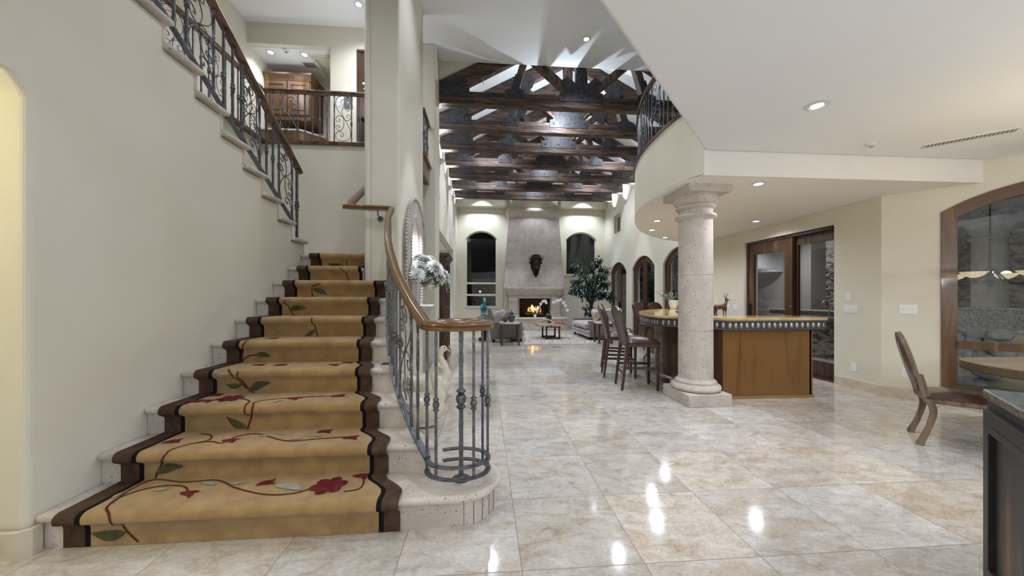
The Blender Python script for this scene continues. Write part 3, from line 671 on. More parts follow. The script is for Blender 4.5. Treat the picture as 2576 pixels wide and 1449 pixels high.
for idx, (y, z) in enumerate(prof):
    i = min(10, idx // 12 + 1); k = idx % 12
    # riser and nosing keep the width of their own step, the tread narrows like a wave
    r0 = xr_at(ylow(i), i); xr = r0
    if k >= 11 and i < 10: xr = xr_at(ylow(i + 1), i + 1) if i + 1 < 9 else (r0 if i == 8 else -1.462)
    w = .118
    xsn = [XL, XL + .105, XL + .133, xr - w, xr - w + .027, xr]
    if i >= 9: xsn = [XL, XL + .105, XL + .133, xr - .04, xr - .012, xr]
    rows.append([(x, y, z) for x in xsn])
# subdivide the treads so that their edge is a curve
R2 = []
for a, b, idx in zip(rows, rows[1:], range(len(rows))):
    R2.append(a)
    if idx % 12 == 10 and idx // 12 < 8:
        for q in range(1, 6):
            t_ = q / 6; s_ = t_ * t_ * (3 - 2 * t_); s_ = min(1, s_ * 1.15) if q < 5 else 1
            R2.append([(p[0] + (r[0] - p[0]) * s_, p[1] + (r[1] - p[1]) * t_, p[2]) for p, r in zip(a, b)])
R2.append(rows[-1])
n = 6; vs = [p for r in R2 for p in r]; fs = []; ms = [1, 2, 0, 2, 1]
for i in range(len(R2) - 1):
    for j in range(5): m.add([], [], 0); m.f.append([i * n + j, i * n + j + 1, (i + 1) * n + j + 1, (i + 1) * n + j]); m.m.append(ms[j])
m.v = vs
def onrun(x, s, lift=.0035):
    s = max(0, min(S[-1] - 1e-4, s)); k = max(0, min(len(S) - 2, next((q for q in range(len(S) - 1) if S[q + 1] >= s), len(S) - 2)))
    f = (s - S[k]) / (S[k + 1] - S[k] + 1e-9); a, b = prof[k], prof[k + 1]; d = Vector((b[0] - a[0], b[1] - a[1])).normalized()
    return (x, a[0] + (b[0] - a[0]) * f - d.y * lift, a[1] + (b[1] - a[1]) * f + d.x * lift)
def patch(cx, cs, L_, wd, ang, mi, shape='leaf', n=9, lift=.0045):
    """leaf or petal drawn on the pile: centre line along ang, grid so that it bends with the step"""
    ca, sa = cos(ang), sin(ang); vs = []; fs = []
    for i in range(n + 1):
        t_ = i / n
        if shape == 'leaf': w_ = wd * sin(pi * t_) ** .8 * (1.15 - .5 * t_); bend = .18 * L_ * sin(pi * t_) * .5
        else: w_ = wd * (sin(pi * min(1, t_ * 1.02)) ** .5) * (.55 + .6 * t_); bend = 0
        for k in (-1, -.5, 0, .5, 1):
            u = (t_ - .5) * L_; v = w_ * k * .5 + bend
            vs.append(onrun(cx + u * ca - v * sa, cs + u * sa + v * ca, lift + .002 * (1 - k * k)))
    for i in range(n):
        for k in range(4): fs.append((i * 5 + k, i * 5 + k + 1, (i + 1) * 5 + k + 1, (i + 1) * 5 + k))
    m.add(vs, fs, mi)
def vine(pts, w=.010, mi=3):
    P = smooth_path([(a, b, 0) for a, b in pts], 10); vs = []; fs = []
    Q = []
    for a, b in zip(P, P[1:]):
        for k in range(4): Q.append(a.lerp(b, k / 4))
    Q.append(P[-1])
    for i, p in enumerate(Q):
        d = (Q[min(i + 1, len(Q) - 1)] - Q[max(i - 1, 0)]); d = d.normalized() if d.length > 1e-9 else Vector((1, 0, 0))
        for k in (-1, 0, 1): vs.append(onrun(p.x - d.y * w * .5 * k, p.y + d.x * w * .5 * k, .004 + .0025 * (1 - abs(k))))
    for i in range(len(Q) - 1):
        for k in range(2): fs.append((i * 3 + k, i * 3 + k + 1, (i + 1) * 3 + k + 1, (i + 1) * 3 + k))
    m.add(vs, fs, mi)
def bud(cx, cs, size, ang):
    patch(cx, cs, size, size * .5, ang, 4); patch(cx + .02, cs + .012, size * .8, size * .35, ang + .6, 4); patch(cx + .02, cs - .012, size * .8, size * .35, ang - .6, 4)
def flower(cx, cs, r):
    for k in range(6):
        a = k * pi / 3 + .3; patch(cx + r * .55 * cos(a), cs + r * .5 * sin(a), r * 1.0, r * .8, a, 4, 'petal', lift=.005 + .001 * (k % 2))
    patch(cx, cs, r * .4, r * .3, .5, 3, 'petal', lift=.009)
vine([(-1.837, 0.015), (-1.906, 0.097), (-1.93, 0.204), (-1.993, 0.261), (-2.026, 0.35), (-1.985, 0.433), (-1.883, 0.477), (-1.768, 0.459), (-1.703, 0.406)])
vine([(-2.011, 0.303), (-2.046, 0.45), (-2.012, 0.556), (-1.809, 0.512), (-1.628, 0.521), (-1.457, 0.422), (-1.291, 0.349), (-1.167, 0.323), (-1.061, 0.34), (-0.989, 0.398)])
vine([(-0.804, 0.328), (-0.725, 0.356), (-0.732, 0.447), (-0.78, 0.519)])
vine([(-2.007, 0.572), (-1.975, 0.644), (-1.916, 0.747), (-1.899, 0.796), (-1.853, 0.872), (-1.756, 0.902), (-1.666, 0.876), (-1.641, 0.985), (-1.53, 1.011), (-1.278, 0.877), (-1.088, 0.895), (-0.919, 0.915)])
vine([(-1.853, 0.872), (-1.788, 0.93), (-1.837, 1.014), (-1.926, 1.049)])
vine([(-1.66, 1.111), (-1.636, 1.188), (-1.596, 1.294), (-1.615, 1.385), (-1.503, 1.447), (-1.321, 1.475), (-1.103, 1.501)])
vine([(-1.645, 1.21), (-1.666, 1.39), (-1.808, 1.492)])
vine([(-1.775, 1.62), (-1.855, 1.71), (-1.89, 1.773), (-1.885, 1.856)])
vine([(-1.85, 1.685), (-1.904, 1.752), (-1.924, 1.826), (-1.97, 1.879)])
vine([(-2.092, 2.204), (-2.063, 2.314), (-2.014, 2.434)])
vine([(-2.085, 2.207), (-2.017, 2.258), (-1.952, 2.264)])
vine([(-1.569, 2.679), (-1.607, 2.85), (-1.618, 2.957)])
vine([(-1.857, 3.148), (-2.0, 3.373), (-2.022, 3.477)])
vine([(-1.837, 3.511), (-1.913, 3.934), (-1.805, 4.024)])
vine([(-1.5, 4.057), (-1.664, 4.514), (-1.71, 4.587)])
vine([(-1.681, 4.599), (-1.765, 5.064)])
patch(-1.982, 0.070, 0.171, 0.062, 3.112, 5)
patch(-1.925, 0.619, 0.170, 0.061, 0.238, 5)
patch(-1.729, 1.165, 0.160, 0.057, 2.616, 5)
patch(-1.944, 1.720, 0.129, 0.046, 3.103, 5)
patch(-1.755, 1.697, 0.185, 0.067, 0.376, 5)
patch(-1.905, 2.256, 0.136, 0.049, -0.111, 5)
patch(-1.660, 2.785, 0.122, 0.044, -2.560, 5)
patch(-1.913, 3.361, 0.174, 0.063, 0.092, 5)
patch(-1.826, 3.903, 0.170, 0.061, -0.374, 5)
patch(-1.692, 4.252, 0.240, 0.075, -1.634, 5)
patch(-1.903, 4.989, 0.182, 0.066, 3.037, 5)
patch(-2.055, 0.391, 0.080, 0.029, 1.610, 6)
patch(-1.870, 0.426, 0.087, 0.031, 0.161, 6)
patch(-1.646, 0.479, 0.118, 0.042, -0.429, 6)
patch(-1.468, 0.470, 0.091, 0.033, 0.277, 6)
patch(-1.146, 0.396, 0.207, 0.074, -0.355, 6)
patch(-1.468, 0.971, 0.080, 0.029, -0.075, 6)
patch(-1.382, 1.000, 0.090, 0.033, -0.234, 6)
patch(-1.229, 0.903, 0.080, 0.029, 0.220, 6)
patch(-1.121, 0.944, 0.085, 0.031, -0.082, 6)
patch(-1.466, 1.384, 0.080, 0.029, 0.785, 6)
patch(-1.325, 1.497, 0.080, 0.029, 0.634, 6)
patch(-2.009, 1.848, 0.115, 0.041, 2.994, 6)
bud(-1.684, 0.372, .10, -0.33)
bud(-1.309, 0.464, .10, 0.60)
bud(-2.006, 0.921, .10, 0.49)
bud(-1.650, 0.906, .10, -0.17)
bud(-1.105, 1.021, .10, 0.14)
bud(-0.885, 0.892, .10, 0.08)
bud(-2.040, 1.585, .10, 0.35)
bud(-2.065, 1.421, .10, 0.53)
bud(-1.987, 1.425, .10, -0.38)
bud(-1.402, 1.440, .10, -0.46)
bud(-1.099, 1.490, .10, 0.59)
bud(-1.850, 2.044, .10, 0.06)
bud(-1.671, 2.030, .10, 0.49)
bud(-1.238, 1.996, .10, -0.50)
bud(-1.165, 2.098, .10, 0.08)
bud(-1.900, 2.575, .10, 0.44)
bud(-0.773, 0.498, .10, -0.20)
flower(-0.918, 0.402, 0.100)
flower(-1.859, 1.485, 0.085)
o = m.obj('stair_runner', [TAN, BRN, BKC, VIN, RED, GRNL, GRYL], None, angle=50)
tag(o, 'tan floral stair runner with brown and black borders', 'carpet')

# ================================================================== RAILINGS
def spiral(cx, cy, r0, r1, a0, turns, n=18):
    return [(cx + (r0 + (r1 - r0) * i / n) * cos(a0 + turns * 2 * pi * i / n), cy + (r0 + (r1 - r0) * i / n) * sin(a0 + turns * 2 * pi * i / n)) for i in range(n + 1)]
def scroll_lines():
    """scrollwork in a unit wide, unit high field (w = 1 is the gap between two bars)"""
    big = [(.52, .835), (.60, .86), (.62, .82), (.52, .79), (.38, .83), (.40, .885), (.55, .915), (.78, .90), (.96, .855), (1.0, .90), (.86, .975), (.52, .995), (.16, .955), (.02, .86), (.06, .74), (.28, .62), (.53, .515), (.78, .39), (.97, .25), (1.0, .13), (.86, .035), (.50, .005), (.16, .03), (.02, .10), (.06, .17), (.24, .21), (.46, .185), (.54, .14), (.46, .10), (.36, .11), (.38, .15)]
    big[8:10] = [(.99, .84), (1.02, .90)]
    mid = [(.86, .705), (.90, .68), (.80, .66), (.70, .70), (.76, .755), (.92, .75), (.70, .785), (.50, .73), (.44, .65), (.50, .56), (.55, .48), (.56, .38), (.50, .29), (.32, .225), (.12, .25), (.04, .30), (.12, .345), (.26, .335), (.28, .30), (.18, .285)]
    c1 = [(.55, .50), (.72, .455), (.92, .47), (1.0, .53), (.92, .58), (.76, .57), (.74, .53), (.84, .515)]
    c2 = [(.52, .51), (.34, .555), (.12, .54), (.03, .48), (.12, .425), (.28, .435), (.30, .48), (.20, .49)]
    return [big, mid, c1, c2]
def bar_mesh(p, h, knuckle=None, r=.0075, twist=False, plate=False):
    """hammered square bar from p upwards"""
    m = M(); n = 14; prof = []; p = Vector(p); vs = []; fs = []
    for i in range(n + 1):
        z = h * i / n; q = r * (1.0 + (.10 if i % 2 else -.04)); a0 = (.35 * i if twist else pi / 4)
        for k in range(4): vs.append(p + Vector((q * 1.35 * cos(a0 + k * pi / 2), q * 1.35 * sin(a0 + k * pi / 2), z)))
    for i in range(n):
        for k in range(4): fs.append((i * 4 + k, i * 4 + (k + 1) % 4, (i + 1) * 4 + (k + 1) % 4, (i + 1) * 4 + k))
    m.add(vs, fs)
    if knuckle:
        b = r * 2.5; m.lathe([(r * 1.2, -b * 1.9), (r * 2.1, -b * 1.65), (r * 2.3, -b * 1.4), (r * 1.2, -b * .95), (r * 2.0, -b * .72), (b, 0), (r * 2.0, b * .72), (r * 1.2, b * .95), (r * 2.3, b * 1.4), (r * 2.1, b * 1.65), (r * 1.2, b * 1.9)], p + Vector((0, 0, knuckle)), 10)
    if plate: m.lathe([(.055, 0), (.055, .008), (.03, .014), (.02, .03)], p, 16)
    return m
HR = [(-.030, -.028), (.030, -.028), (.034, -.012), (.026, -.004), (.034, .006), (.030, .022), (.014, .032), (-.014, .032), (-.030, .022), (-.034, .006), (-.026, -.004), (-.034, -.012)]
def railing(t, top, bot, pattern, gap, iron=IRON, rail=WDK, start=0., r=.0075, knf=(.50, .45, .40), railprof=HR, botprof=None, endskip=0., smoothrail=True, kn_m=None):
    """top/bot: matched polylines (same count). pattern: list of 'b' bar with knuckle, 'p' plain bar, 's' scroll field to the next bar"""
    P = [Vector(p) for p in bot]; T = [Vector(p) for p in top]
    D = [0.]
    for a, b in zip(P, P[1:]): D.append(D[-1] + hypot(b.x - a.x, b.y - a.y))
    def at(d):
        d = max(0, min(D[-1], d)); k = next((q for q in range(len(D) - 1) if D[q + 1] >= d), len(D) - 2); f = (d - D[k]) / (D[k + 1] - D[k] + 1e-9)
        return P[k].lerp(P[k + 1], f), T[k].lerp(T[k + 1], f)
    if rail: M().sweep(T, railprof).obj('handrail', rail, t, angle=50)
    if botprof: M().sweep(P, botprof).obj('bottom_rail', iron, t, angle=40)
    d = start; k = 0; kn = 0
    while d < D[-1] - endskip:
        b, tp = at(d); h = (tp - b).z - .02; c = pattern[k % len(pattern)]
        if c == 'b':
            bar_mesh(b, h, h * knf[kn % len(knf)], r).obj('baluster', iron, t, angle=35); kn += 1; d += gap
        elif c == 'p':
            bar_mesh(b, h, None, r, twist=True).obj('baluster', iron, t, angle=35); d += gap
        elif c == 's':
            wd = gap * 2.4
            if d + wd > D[-1] - endskip: break
            bar_mesh(b, h, None, r, twist=True).obj('baluster', iron, t, angle=35)
            m = M()
            for ln in scroll_lines():
                pts = smooth_path([(x, y, 0) for x, y in ln], 4); path = []
                for q in pts:
                    bb, tt = at(d + wd * (.06 + .88 * q.x)); path.append(bb.lerp(tt, .03 + .93 * q.y))
                m.tube(path, r * .62, 5)
            bb, tt = at(d + wd * .54); m.sphere(bb.lerp(tt, .505), r * 1.7, 8, 6)
            m.obj('scroll_panel', iron, t, angle=60); d += wd
        k += 1
# lower curved railing
base_pts = [(-.352, 2.238, .325), (-.468, 2.40, .433), (-.594, 2.615, .57), (-.677, 2.78, .676), (-.754, 2.967, .795), (-.832, 3.181, .932), (-.921, 3.48, 1.123), (-1.00, 3.80, 1.33), (-1.06, 4.06, 1.50), (-1.10, 4.34, 1.67)]
hand_pts = [(-.356, 2.221, 1.148), (-.471, 2.415, 1.261), (-.61, 2.682, 1.417), (-.675, 2.82, 1.497), (-.741, 2.981, 1.59), (-.866, 3.313, 1.783), (-.987, 3.728, 2.024), (-1.064, 4.068, 2.223), (-1.10, 4.34, 2.375)]
BP = smooth_path(base_pts, 5)
HPs = smooth_path(hand_pts, 8)
def hz(y): return interp([(p.y, p.z) for p in HPs], y, 0)[1]
TP = [Vector((p.x, p.y, hz(p.y))) for p in BP]
t = thing('stair_railing', 'black iron curved stair railing with oak handrail and round volute', 'railing', (-.16, 2.25, R_), wb=True)
railing(t, TP, BP, ['p', 's', 'b', 'b', 'b'], .105, start=.13, rail=None, botprof=[(-.022, -.006), (.022, -.006), (.022, .006), (-.022, .006)], endskip=.1)
ELL = [(-.165 + .19 * cos(a), 2.25 + .14 * sin(a)) for a in [pi + i * 2 * pi / 32 for i in range(30)]] + [(-.10, 2.33), (-.135, 2.29)]
M().sweep([(x, y, 1.148) for x, y in ELL[:29]] + [(-.19, 2.37, 1.148), (-.12, 2.36, 1.148)], HR).obj('volute', OAK, t, angle=50)
M().sweep(TP[::-1] if False else [Vector(p) for p in HPs], [(x, z) for x, z in HR]).obj('handrail', OAK, t, angle=50)
M().sweep([(-1.10, 4.34, 2.375), (-1.62, 4.34, 2.39), (-1.62, 5.3, 2.99)], HR).obj('wall_handrail', OAK, t, angle=40)
m = M(); m.lathe([(0.035, 0), (.035, .008), (.02, .014)], (0, 0, 0), 18); m.v = [(-1.255 + v[0], 4.43 - v[2], 2.27 + v[1]) for v in m.v]; m.tube([(-1.255, 4.42, 2.27), (-1.255, 4.36, 2.28), (-1.262, 4.34, 2.31), (-1.265, 4.34, 2.365)], .008); m.obj('wall_bracket', IRON, t)
for z in (.245, .315): M().sweep([(x, y, z) for x, y in ELL[:28]], [(-.016, -.005), (.016, -.005), (.016, .005), (-.016, .005)]).obj('ring_rail', IRON, t, angle=40)
for a in (pi * 1.02, pi * 1.28, pi * 1.68, pi * 1.93, pi * 2.2): bar_mesh((-.165 + .19 * cos(a), 2.25 + .14 * sin(a), .24), .885, .45 + .02 * sin(a * 3), .0085).obj('baluster', IRON, t, angle=35)
bar_mesh((-.144, 2.236, R_), .945, .50, .0135, plate=True).obj('newel_post', IRON, t, angle=35)
m = bar_mesh((-.80, 3.13, R_ * 4), .25, None, .013); m.box(-.87, 3.10, R_ * 4, -.77, 3.16, R_ * 4 + .008); m.obj('support_post', IRD, t)

# upper flight railing (dark handrail), seen over the plaster wall
t = thing('stair_railing', 'black iron railing climbing the upper stair flight', 'railing', (-2.36, 4.6, R_ * 11), wb=True)
SLU = -R_ / .287
def zu(y, o): return R_ * 11 + (4.84 - y) * (R_ / .287) + o
ys = [4.66 - .1 * i for i in range(26)]
railing(t, [(-2.36, y, zu(y, .82)) for y in ys], [(-2.36, y, zu(y, .045)) for y in ys], ['s', 'b', 'b', 'b'], .118, start=.08, r=.0085, botprof=[(-.02, -.008), (.02, -.008), (.02, .008), (-.02, .008)], rail=WDK, iron=IRON)
M().sweep([(-2.36, 4.77, zu(4.77, .82)), (-2.36, 4.66, zu(4.66, .82))], HR).obj('handrail_end', WDK, t)
bar_mesh((-2.36, 4.69, R_ * 11), .88, .42, .0125).obj('newel_post', IRON, t, angle=35)
# gallery railings
t = thing('gallery_railing', 'black iron railing along the upstairs gallery front', 'railing', (-2.4, 5.84, ZG), wb=True)
railing(t, [(-3.43, 5.83, 4.55), (-2.4, 5.83, 4.55), (-1.46, 5.83, 4.55)], [(-3.43, 5.83, ZG + .035), (-2.4, 5.83, ZG + .035), (-1.46, 5.83, ZG + .035)], ['b', 'p', 's', 'b', 'b', 'b'], .11, start=.03, botprof=[(-.018, -.008), (.018, -.008), (.018, .008), (-.018, .008)])
t = thing('gallery_railing', 'black iron railing on the wall behind the upper stair flight', 'railing', (-3.43, 4.0, ZG), wb=True)
railing(t, [(-3.43, 5.76, 4.55), (-3.43, 4, 4.55), (-3.43, 2.3, 4.55)], [(-3.43, 5.76, ZG + .035), (-3.43, 4, ZG + .035), (-3.43, 2.3, ZG + .035)], ['s', 'b', 'b', 'b'], .12, start=.1, botprof=[(-.018, -.008), (.018, -.008), (.018, .008), (-.018, .008)])
t = thing('lookout_railing', 'short black iron railing high beside the pier', 'railing', (-1.05, 6.45, ZG), wb=True)
railing(t, [(-1.04, 6.16, 4.53), (-1.04, 6.5, 4.53), (-1.04, 6.79, 4.53)], [(-1.04, 6.16, ZG + .045), (-1.04, 6.5, ZG + .045), (-1.04, 6.79, ZG + .045)], ['b', 's', 'b'], .1, start=.05, botprof=[(-.018, -.008), (.018, -.008), (.018, .008), (-.018, .008)])
t = thing('balcony_railing', 'black iron railing curving along the balcony over the bar', 'railing', (2.5, 5.4, ZB), wb=True)
cb = offs(CUR, .06); cb = [p for p in cb if p[1] < 8.3]
railing(t, [(p[0], p[1], ZB + .93) for p in cb], [(p[0], p[1], ZB + .04) for p in cb], ['b', 'b', 's', 'b'], .115, start=.05, botprof=[(-.02, 0), (.02, 0), (.02, .012), (-.02, .012)])
# ================================================================== COLUMN AND BAR
def column(t, mt):
    M().box(-.2725, -.31, 0, .2725, .31, .147).obj('plinth', mt, t, bevel=.006)
    M().lathe([(.26, .145), (.285, .16), (.295, .185), (.285, .215), (.262, .232), (.245, .234), (.245, .262), (.235, .272), (.215, .285), (.208, .30)], seg=48).obj('base', mt, t, angle=40)
    pr = [(.205, .30)]
    for z in (.90, 1.60): pr += [(.2035, z - .004), (.199, z - .003), (.199, z + .003), (.2035, z + .004)]
    M().lathe(pr + [(.198, 2.30)], seg=48).obj('shaft', mt, t, angle=30)
    M().lathe([(.198, 2.29), (.205, 2.31), (.232, 2.325), (.245, 2.345), (.238, 2.365), (.21, 2.378), (.20, 2.385), (.20, 2.43), (.215, 2.44), (.232, 2.455), (.235, 2.475), (.222, 2.49), (.235, 2.50), (.262, 2.54), (.272, 2.575), (.268, 2.602)], seg=48).obj('capital', mt, t, angle=40)
    M().box(-.2725, -.31, 2.60, .2725, .31, 2.695).obj('abacus', mt, t, bevel=.006)
t = thing('stone_column', 'round pitted stone column in front of the bar', 'column', (2.713, 4.39, 0)); column(t, STC)

OFF = offs(CUR[3:], .065)
bar_out = [(4.42, 4.26), (3.10, 4.26), (2.72, 4.72), (2.46, 4.92)] + [p for p in OFF if p[1] > 5.1 and p[0] < 5.2] + [(5.335, 8.47)]
bin_ = offs([p for p in OFF if p[1] > 5.1 and p[0] < 5.2], .62)
bar_in = [(5.335, 7.85)] + bin_[::-1] + [(3.02, 5.12), (3.36, 4.86), (4.42, 4.86)]
COUNT = mat('honey_onyx_counter', (.50, .33, .12), .12, col2=(.66, .50, .24), scale=3.5, detail=6, dist=1.5, coat=.4)
PEW = mat('pewter_frieze', (.40, .40, .41), .3, .75, col2=(.55, .55, .56), scale=30)
PEWD = mat('dark_pewter', (.15, .15, .155), .5, .6)
BARW = mat_wood('bar_front_veneer', (.085, .036, .009), (.215, .108, .03), 'z', 5.5, .3, .08, .25)
BARD = mat_wood('bar_side_veneer', (.055, .022, .010), (.115, .05, .022), 'z', 3, .35, .2, .2)
t = thing('bar_counter', 'curved wooden bar with honey coloured top and pewter egg frieze', 'bar', (3.4, 4.8, 0), wb=True)
m = M(); m.prism(bar_out + bar_in, 1.025, 1.062); m.obj('countertop', COUNT, t, bevel=.012, seg=3, angle=50)
def along(path, step):
    P = [Vector((p[0], p[1], 0)) for p in path]; D = [0.]
    for a, b in zip(P, P[1:]): D.append(D[-1] + (b - a).length)
    n = int(D[-1] / step); out = []
    for i in range(n):
        d = (i + .5) * D[-1] / n; k = next(q for q in range(len(D) - 1) if D[q + 1] >= d); f = (d - D[k]) / (D[k + 1] - D[k] + 1e-9); out.append((P[k].lerp(P[k + 1], f), (P[k + 1] - P[k]).normalized()))
    return out
fr = [(4.39, 4.30), (3.115, 4.30), (2.745, 4.75), (2.50, 4.945)] + offs([p for p in OFF if p[1] > 5.1 and p[0] < 5.2], .04) + [(5.33, 8.42)]
fr = [(4.39, 4.80)] + fr
m = M(); m.sweep([(p[0], p[1], 0) for p in fr], [(-x_, z_) for x_, z_ in [(-.02, .905), (.012, .905), (.018, .92), (.004, .925), (.004, 1.0), (.02, 1.01), (.02, 1.026), (-.02, 1.026)]], m=0)
for p, d in along(fr, .075):
    nrm = Vector((-d.y, d.x, 0)); nrm = nrm if True else nrm
    nn = Vector((-d.y, d.x, 0)); c = p + nn * .006 + Vector((0, 0, .963))
    R3 = Matrix((d, nn, Vector((0, 0, 1)))).transposed()
    m.sphere(c, (.023, .016, .041), 10, 7, 1, R3)
    ring = [c + d * (.030 * cos(a)) + Vector((0, 0, .047 * sin(a))) + nn * .003 for a in [i * 2 * pi / 14 for i in range(14)]]
    m.tube(ring, .0045, 5, True, 0, up=nn)
    q = c + d * .0375; m.sphere(q + Vector((0, 0, .022)), (.006, .007, .012), 6, 5, 0, R3); m.sphere(q - Vector((0, 0, .022)), (.006, .007, .012), 6, 5, 0, R3)
m.obj('frieze', [PEWD, PEW], t, angle=50)
m = M(); m.box(3.09, 4.39, .035, 4.32, 4.42, .91); m.box(4.29, 4.39, .035, 4.32, 4.80, .91); m.box(3.08, 4.382, .035, 3.10, 4.40, .91); m.box(4.31, 4.382, .035, 4.325, 4.40, .91); m.obj('front_panel', BARW, t, smooth=False)
bo = [(3.09, 4.39), (2.86, 4.72), (2.72, 5.12)] + offs([p for p in OFF if p[1] > 5.2 and p[0] < 5.0], .26) + [(5.33, 8.2)]
m = M(); bo2 = offs(bo, .05); m.prism(bo + bo2[::-1], .035, .91); m.obj('curved_panel', BARD, t, smooth=True, angle=40)
m = M(); bi_ = offs(bo, .02); m.prism(bi_ + offs(bo, .05)[::-1], 0, .036); m.box(3.08, 4.372, 0, 4.335, 4.44, .036); m.obj('kick_base', mat('oak_kick', (.30, .19, .08), .4), t, smooth=False)
rp = [(2.60, 4.70)] + [(p[0], p[1]) for p in offs([(2.86, 4.72), (2.72, 5.12)] + [p for p in offs([p for p in OFF if p[1] > 5.2 and p[0] < 5.0], .26)], -.17)][1:-6]
m = M(); m.tube([(x, y, .19) for x, y in [(2.64, 4.62)] + rp[1:]], .022, 10); fo = m.obj('foot_rail', CHR, t, angle=60)
for x, y in [(2.60, 4.78)] + rp[4::9]: M().lathe([(.05, 0), (.05, .008), (.018, .014), (.016, .19)], (x, y, 0), 12).obj('rail_post', CHR, fo)

# ------------------------------------------------ bar stools
LEATH = mat('oxblood_leather', (.035, .014, .010), .34, col2=(.065, .027, .019), scale=4, bump=.15, bscale=40, coat=.05)
STW = mat_wood('stool_legs_wood', (.04, .015, .007), (.095, .042, .02), 'z', 8, .35, .3, .2)
BRASS = mat('brass_nails', (.45, .33, .16), .3, .9)
def leg(p0, p1, w0, w1):
    m = M(); a = Vector(p0); b = Vector(p1); vs = []
    for p, w in ((a, w0), (b, w1)): vs += [p + Vector((x * w / 2, y * w / 2, 0)) for x, y in ((-1, -1), (1, -1), (1, 1), (-1, 1))]
    return m.add(vs, [(0, 3, 2, 1), (4, 5, 6, 7)] + [(i, (i + 1) % 4, 4 + (i + 1) % 4, 4 + i) for i in range(4)])
def bar_stool(label):
    t = thing('bar_stool', label, 'bar stool', group='leather stools around the bar')
    # faces +x ; seat .48 wide (y), .46 deep
    m = M(); pr = []
    for s_ in (-1, 1):
        pass
    m.box(-.23, -.235, .62, .25, .235, .675); o = m.obj('seat_rail', LEATH, t, bevel=.012)
    m = M(); vs = []; fs = []; nx, ny = 9, 9
    for i in range(nx):
        for j in range(ny):
            u, v = i / (nx - 1) * 2 - 1, j / (ny - 1) * 2 - 1
            vs.append((.015 + u * .245, v * .24, .675 + .075 * (1 - u ** 6) * (1 - v ** 6) ** .7 * (1 - .12 * u)))
    for i in range(nx - 1):
        for j in range(ny - 1): fs.append((i * ny + j, (i + 1) * ny + j, (i + 1) * ny + j + 1, i * ny + j + 1))
    m.add(vs, fs); m.obj('seat', LEATH, t, angle=70)
    m = M(); n = 8; vs = []; fs = []
    for f_, th in ((0, 0), (1, 1)):
        for i in range(n + 1):
            z = .66 + i / n * .52
            for j in range(9):
                v = j / 8 * 2 - 1; x = -.205 - .13 * (i / n) ** 1.3 + (.035 if f_ else -.03) * (1 - .25 * v ** 4) * (1 if i < n else .4) + (.012 * (1 - v * v) if f_ else 0)
                top = (-.06 * abs(v) ** 2.2 + .02) * (i / n) ** 4
                vs.append((x, v * (.225 + .012 * sin(pi * i / n)), z + top))
    w = 9; A = (n + 1) * w
    for i in range(n):
        for j in range(w - 1):
            fs.append((i * w + j, i * w + j + 1, (i + 1) * w + j + 1, (i + 1) * w + j)); fs.append((A + i * w + j, A + (i + 1) * w + j, A + (i + 1) * w + j + 1, A + i * w + j + 1))
        for j in (0, w - 1): fs.append((i * w + j, (i + 1) * w + j, A + (i + 1) * w + j, A + i * w + j))
    for j in range(w - 1):
        for i in (0, n): fs.append((i * w + j, A + i * w + j, A + i * w + j + 1, i * w + j + 1))
    m.add(vs, fs); m.obj('backrest', LEATH, t, angle=50)
    m = M()
    for k in range(17):
        for s_ in (-1, 1): m.sphere((-.2 + .44 * k / 16, s_ * .236, .632), .0055, 5, 4)
        m.sphere((.251, -.22 + .44 * k / 16, .632), .0055, 5, 4)
        for s_ in (-1, 1): i = k / 16; m.sphere((-.205 - .13 * i ** 1.3 - .022, s_ * .228, .67 + i * .46), .0055, 5, 4)
    m.obj('nail_trim', BRASS, t)
    for x, y in ((.215, .2), (.215, -.2)): leg((x, y, 0), (x, y, .64), .03, .045).obj('leg', STW, t, smooth=False)
    for y in (.2, -.2): leg((-.28, y, 0), (-.20, y, .66), .03, .045).obj('leg', STW, t, smooth=False)
    for y in (.2, -.2):
        M().box(-.25, y - .01, .30, .21, y + .01, .335).obj('stretcher', STW, t, smooth=False)
    M().box(.205, -.2, .22, .225, .2, .26).obj('stretcher', STW, t, smooth=False)
    M().box(-.258, -.2, .22, -.238, .2, .25).obj('stretcher', STW, t, smooth=False)
    return t
s0 = bar_stool('leather bar stool closest to the stone column')
s0.location = (2.255, 5.08, 0); s0.rotation_euler = (0, 0, -.14)
dup(s0, (2.285, 5.86, 0), -.24, 'leather bar stool second from the stone column')
dup(s0, (2.56, 6.66, 0), -.50, 'leather bar stool third along the curve, half hidden behind two others')
dup(s0, (4.02, 8.40, 0), -1.0, 'leather bar stool across the bar, back showing in front of the middle arched door')
dup(s0, (4.60, 8.75, 0), -1.15, 'leather bar stool across the bar, back showing next to the column')

# ------------------------------------------------ things on the bar
LEAFG = mat('silvery_olive_leaf', (.12, .16, .10), .5, col2=(.26, .31, .22), scale=20)
CER = mat('white_glazed_ceramic', (.78, .77, .74), .18, coat=.5)
rng = random.Random(3)
def leaf(m, p, d, L_, w, up=Vector((0, 0, 1)), mi=0):
    d = Vector(d).normalized(); sd = d.cross(up)
    if sd.length < .05: sd = Vector((1, 0, 0))
    sd.normalize(); n = sd.cross(d); p = Vector(p)
    pts = [p, p + d * L_ * .35 + sd * w * .5 - n * w * .1, p + d * L_ * .35 - sd * w * .5 - n * w * .1, p + d * L_ * .7 + sd * w * .4 - n * L_ * .08, p + d * L_ * .7 - sd * w * .4 - n * L_ * .08, p + d * L_ - n * L_ * .2, p + d * L_ * .36, p + d * L_ * .71 - n * L_ * .06]
    m.add(pts, [(0, 1, 6), (0, 6, 2), (1, 3, 7, 6), (6, 7, 4, 2), (3, 5, 7), (7, 5, 4)], mi)
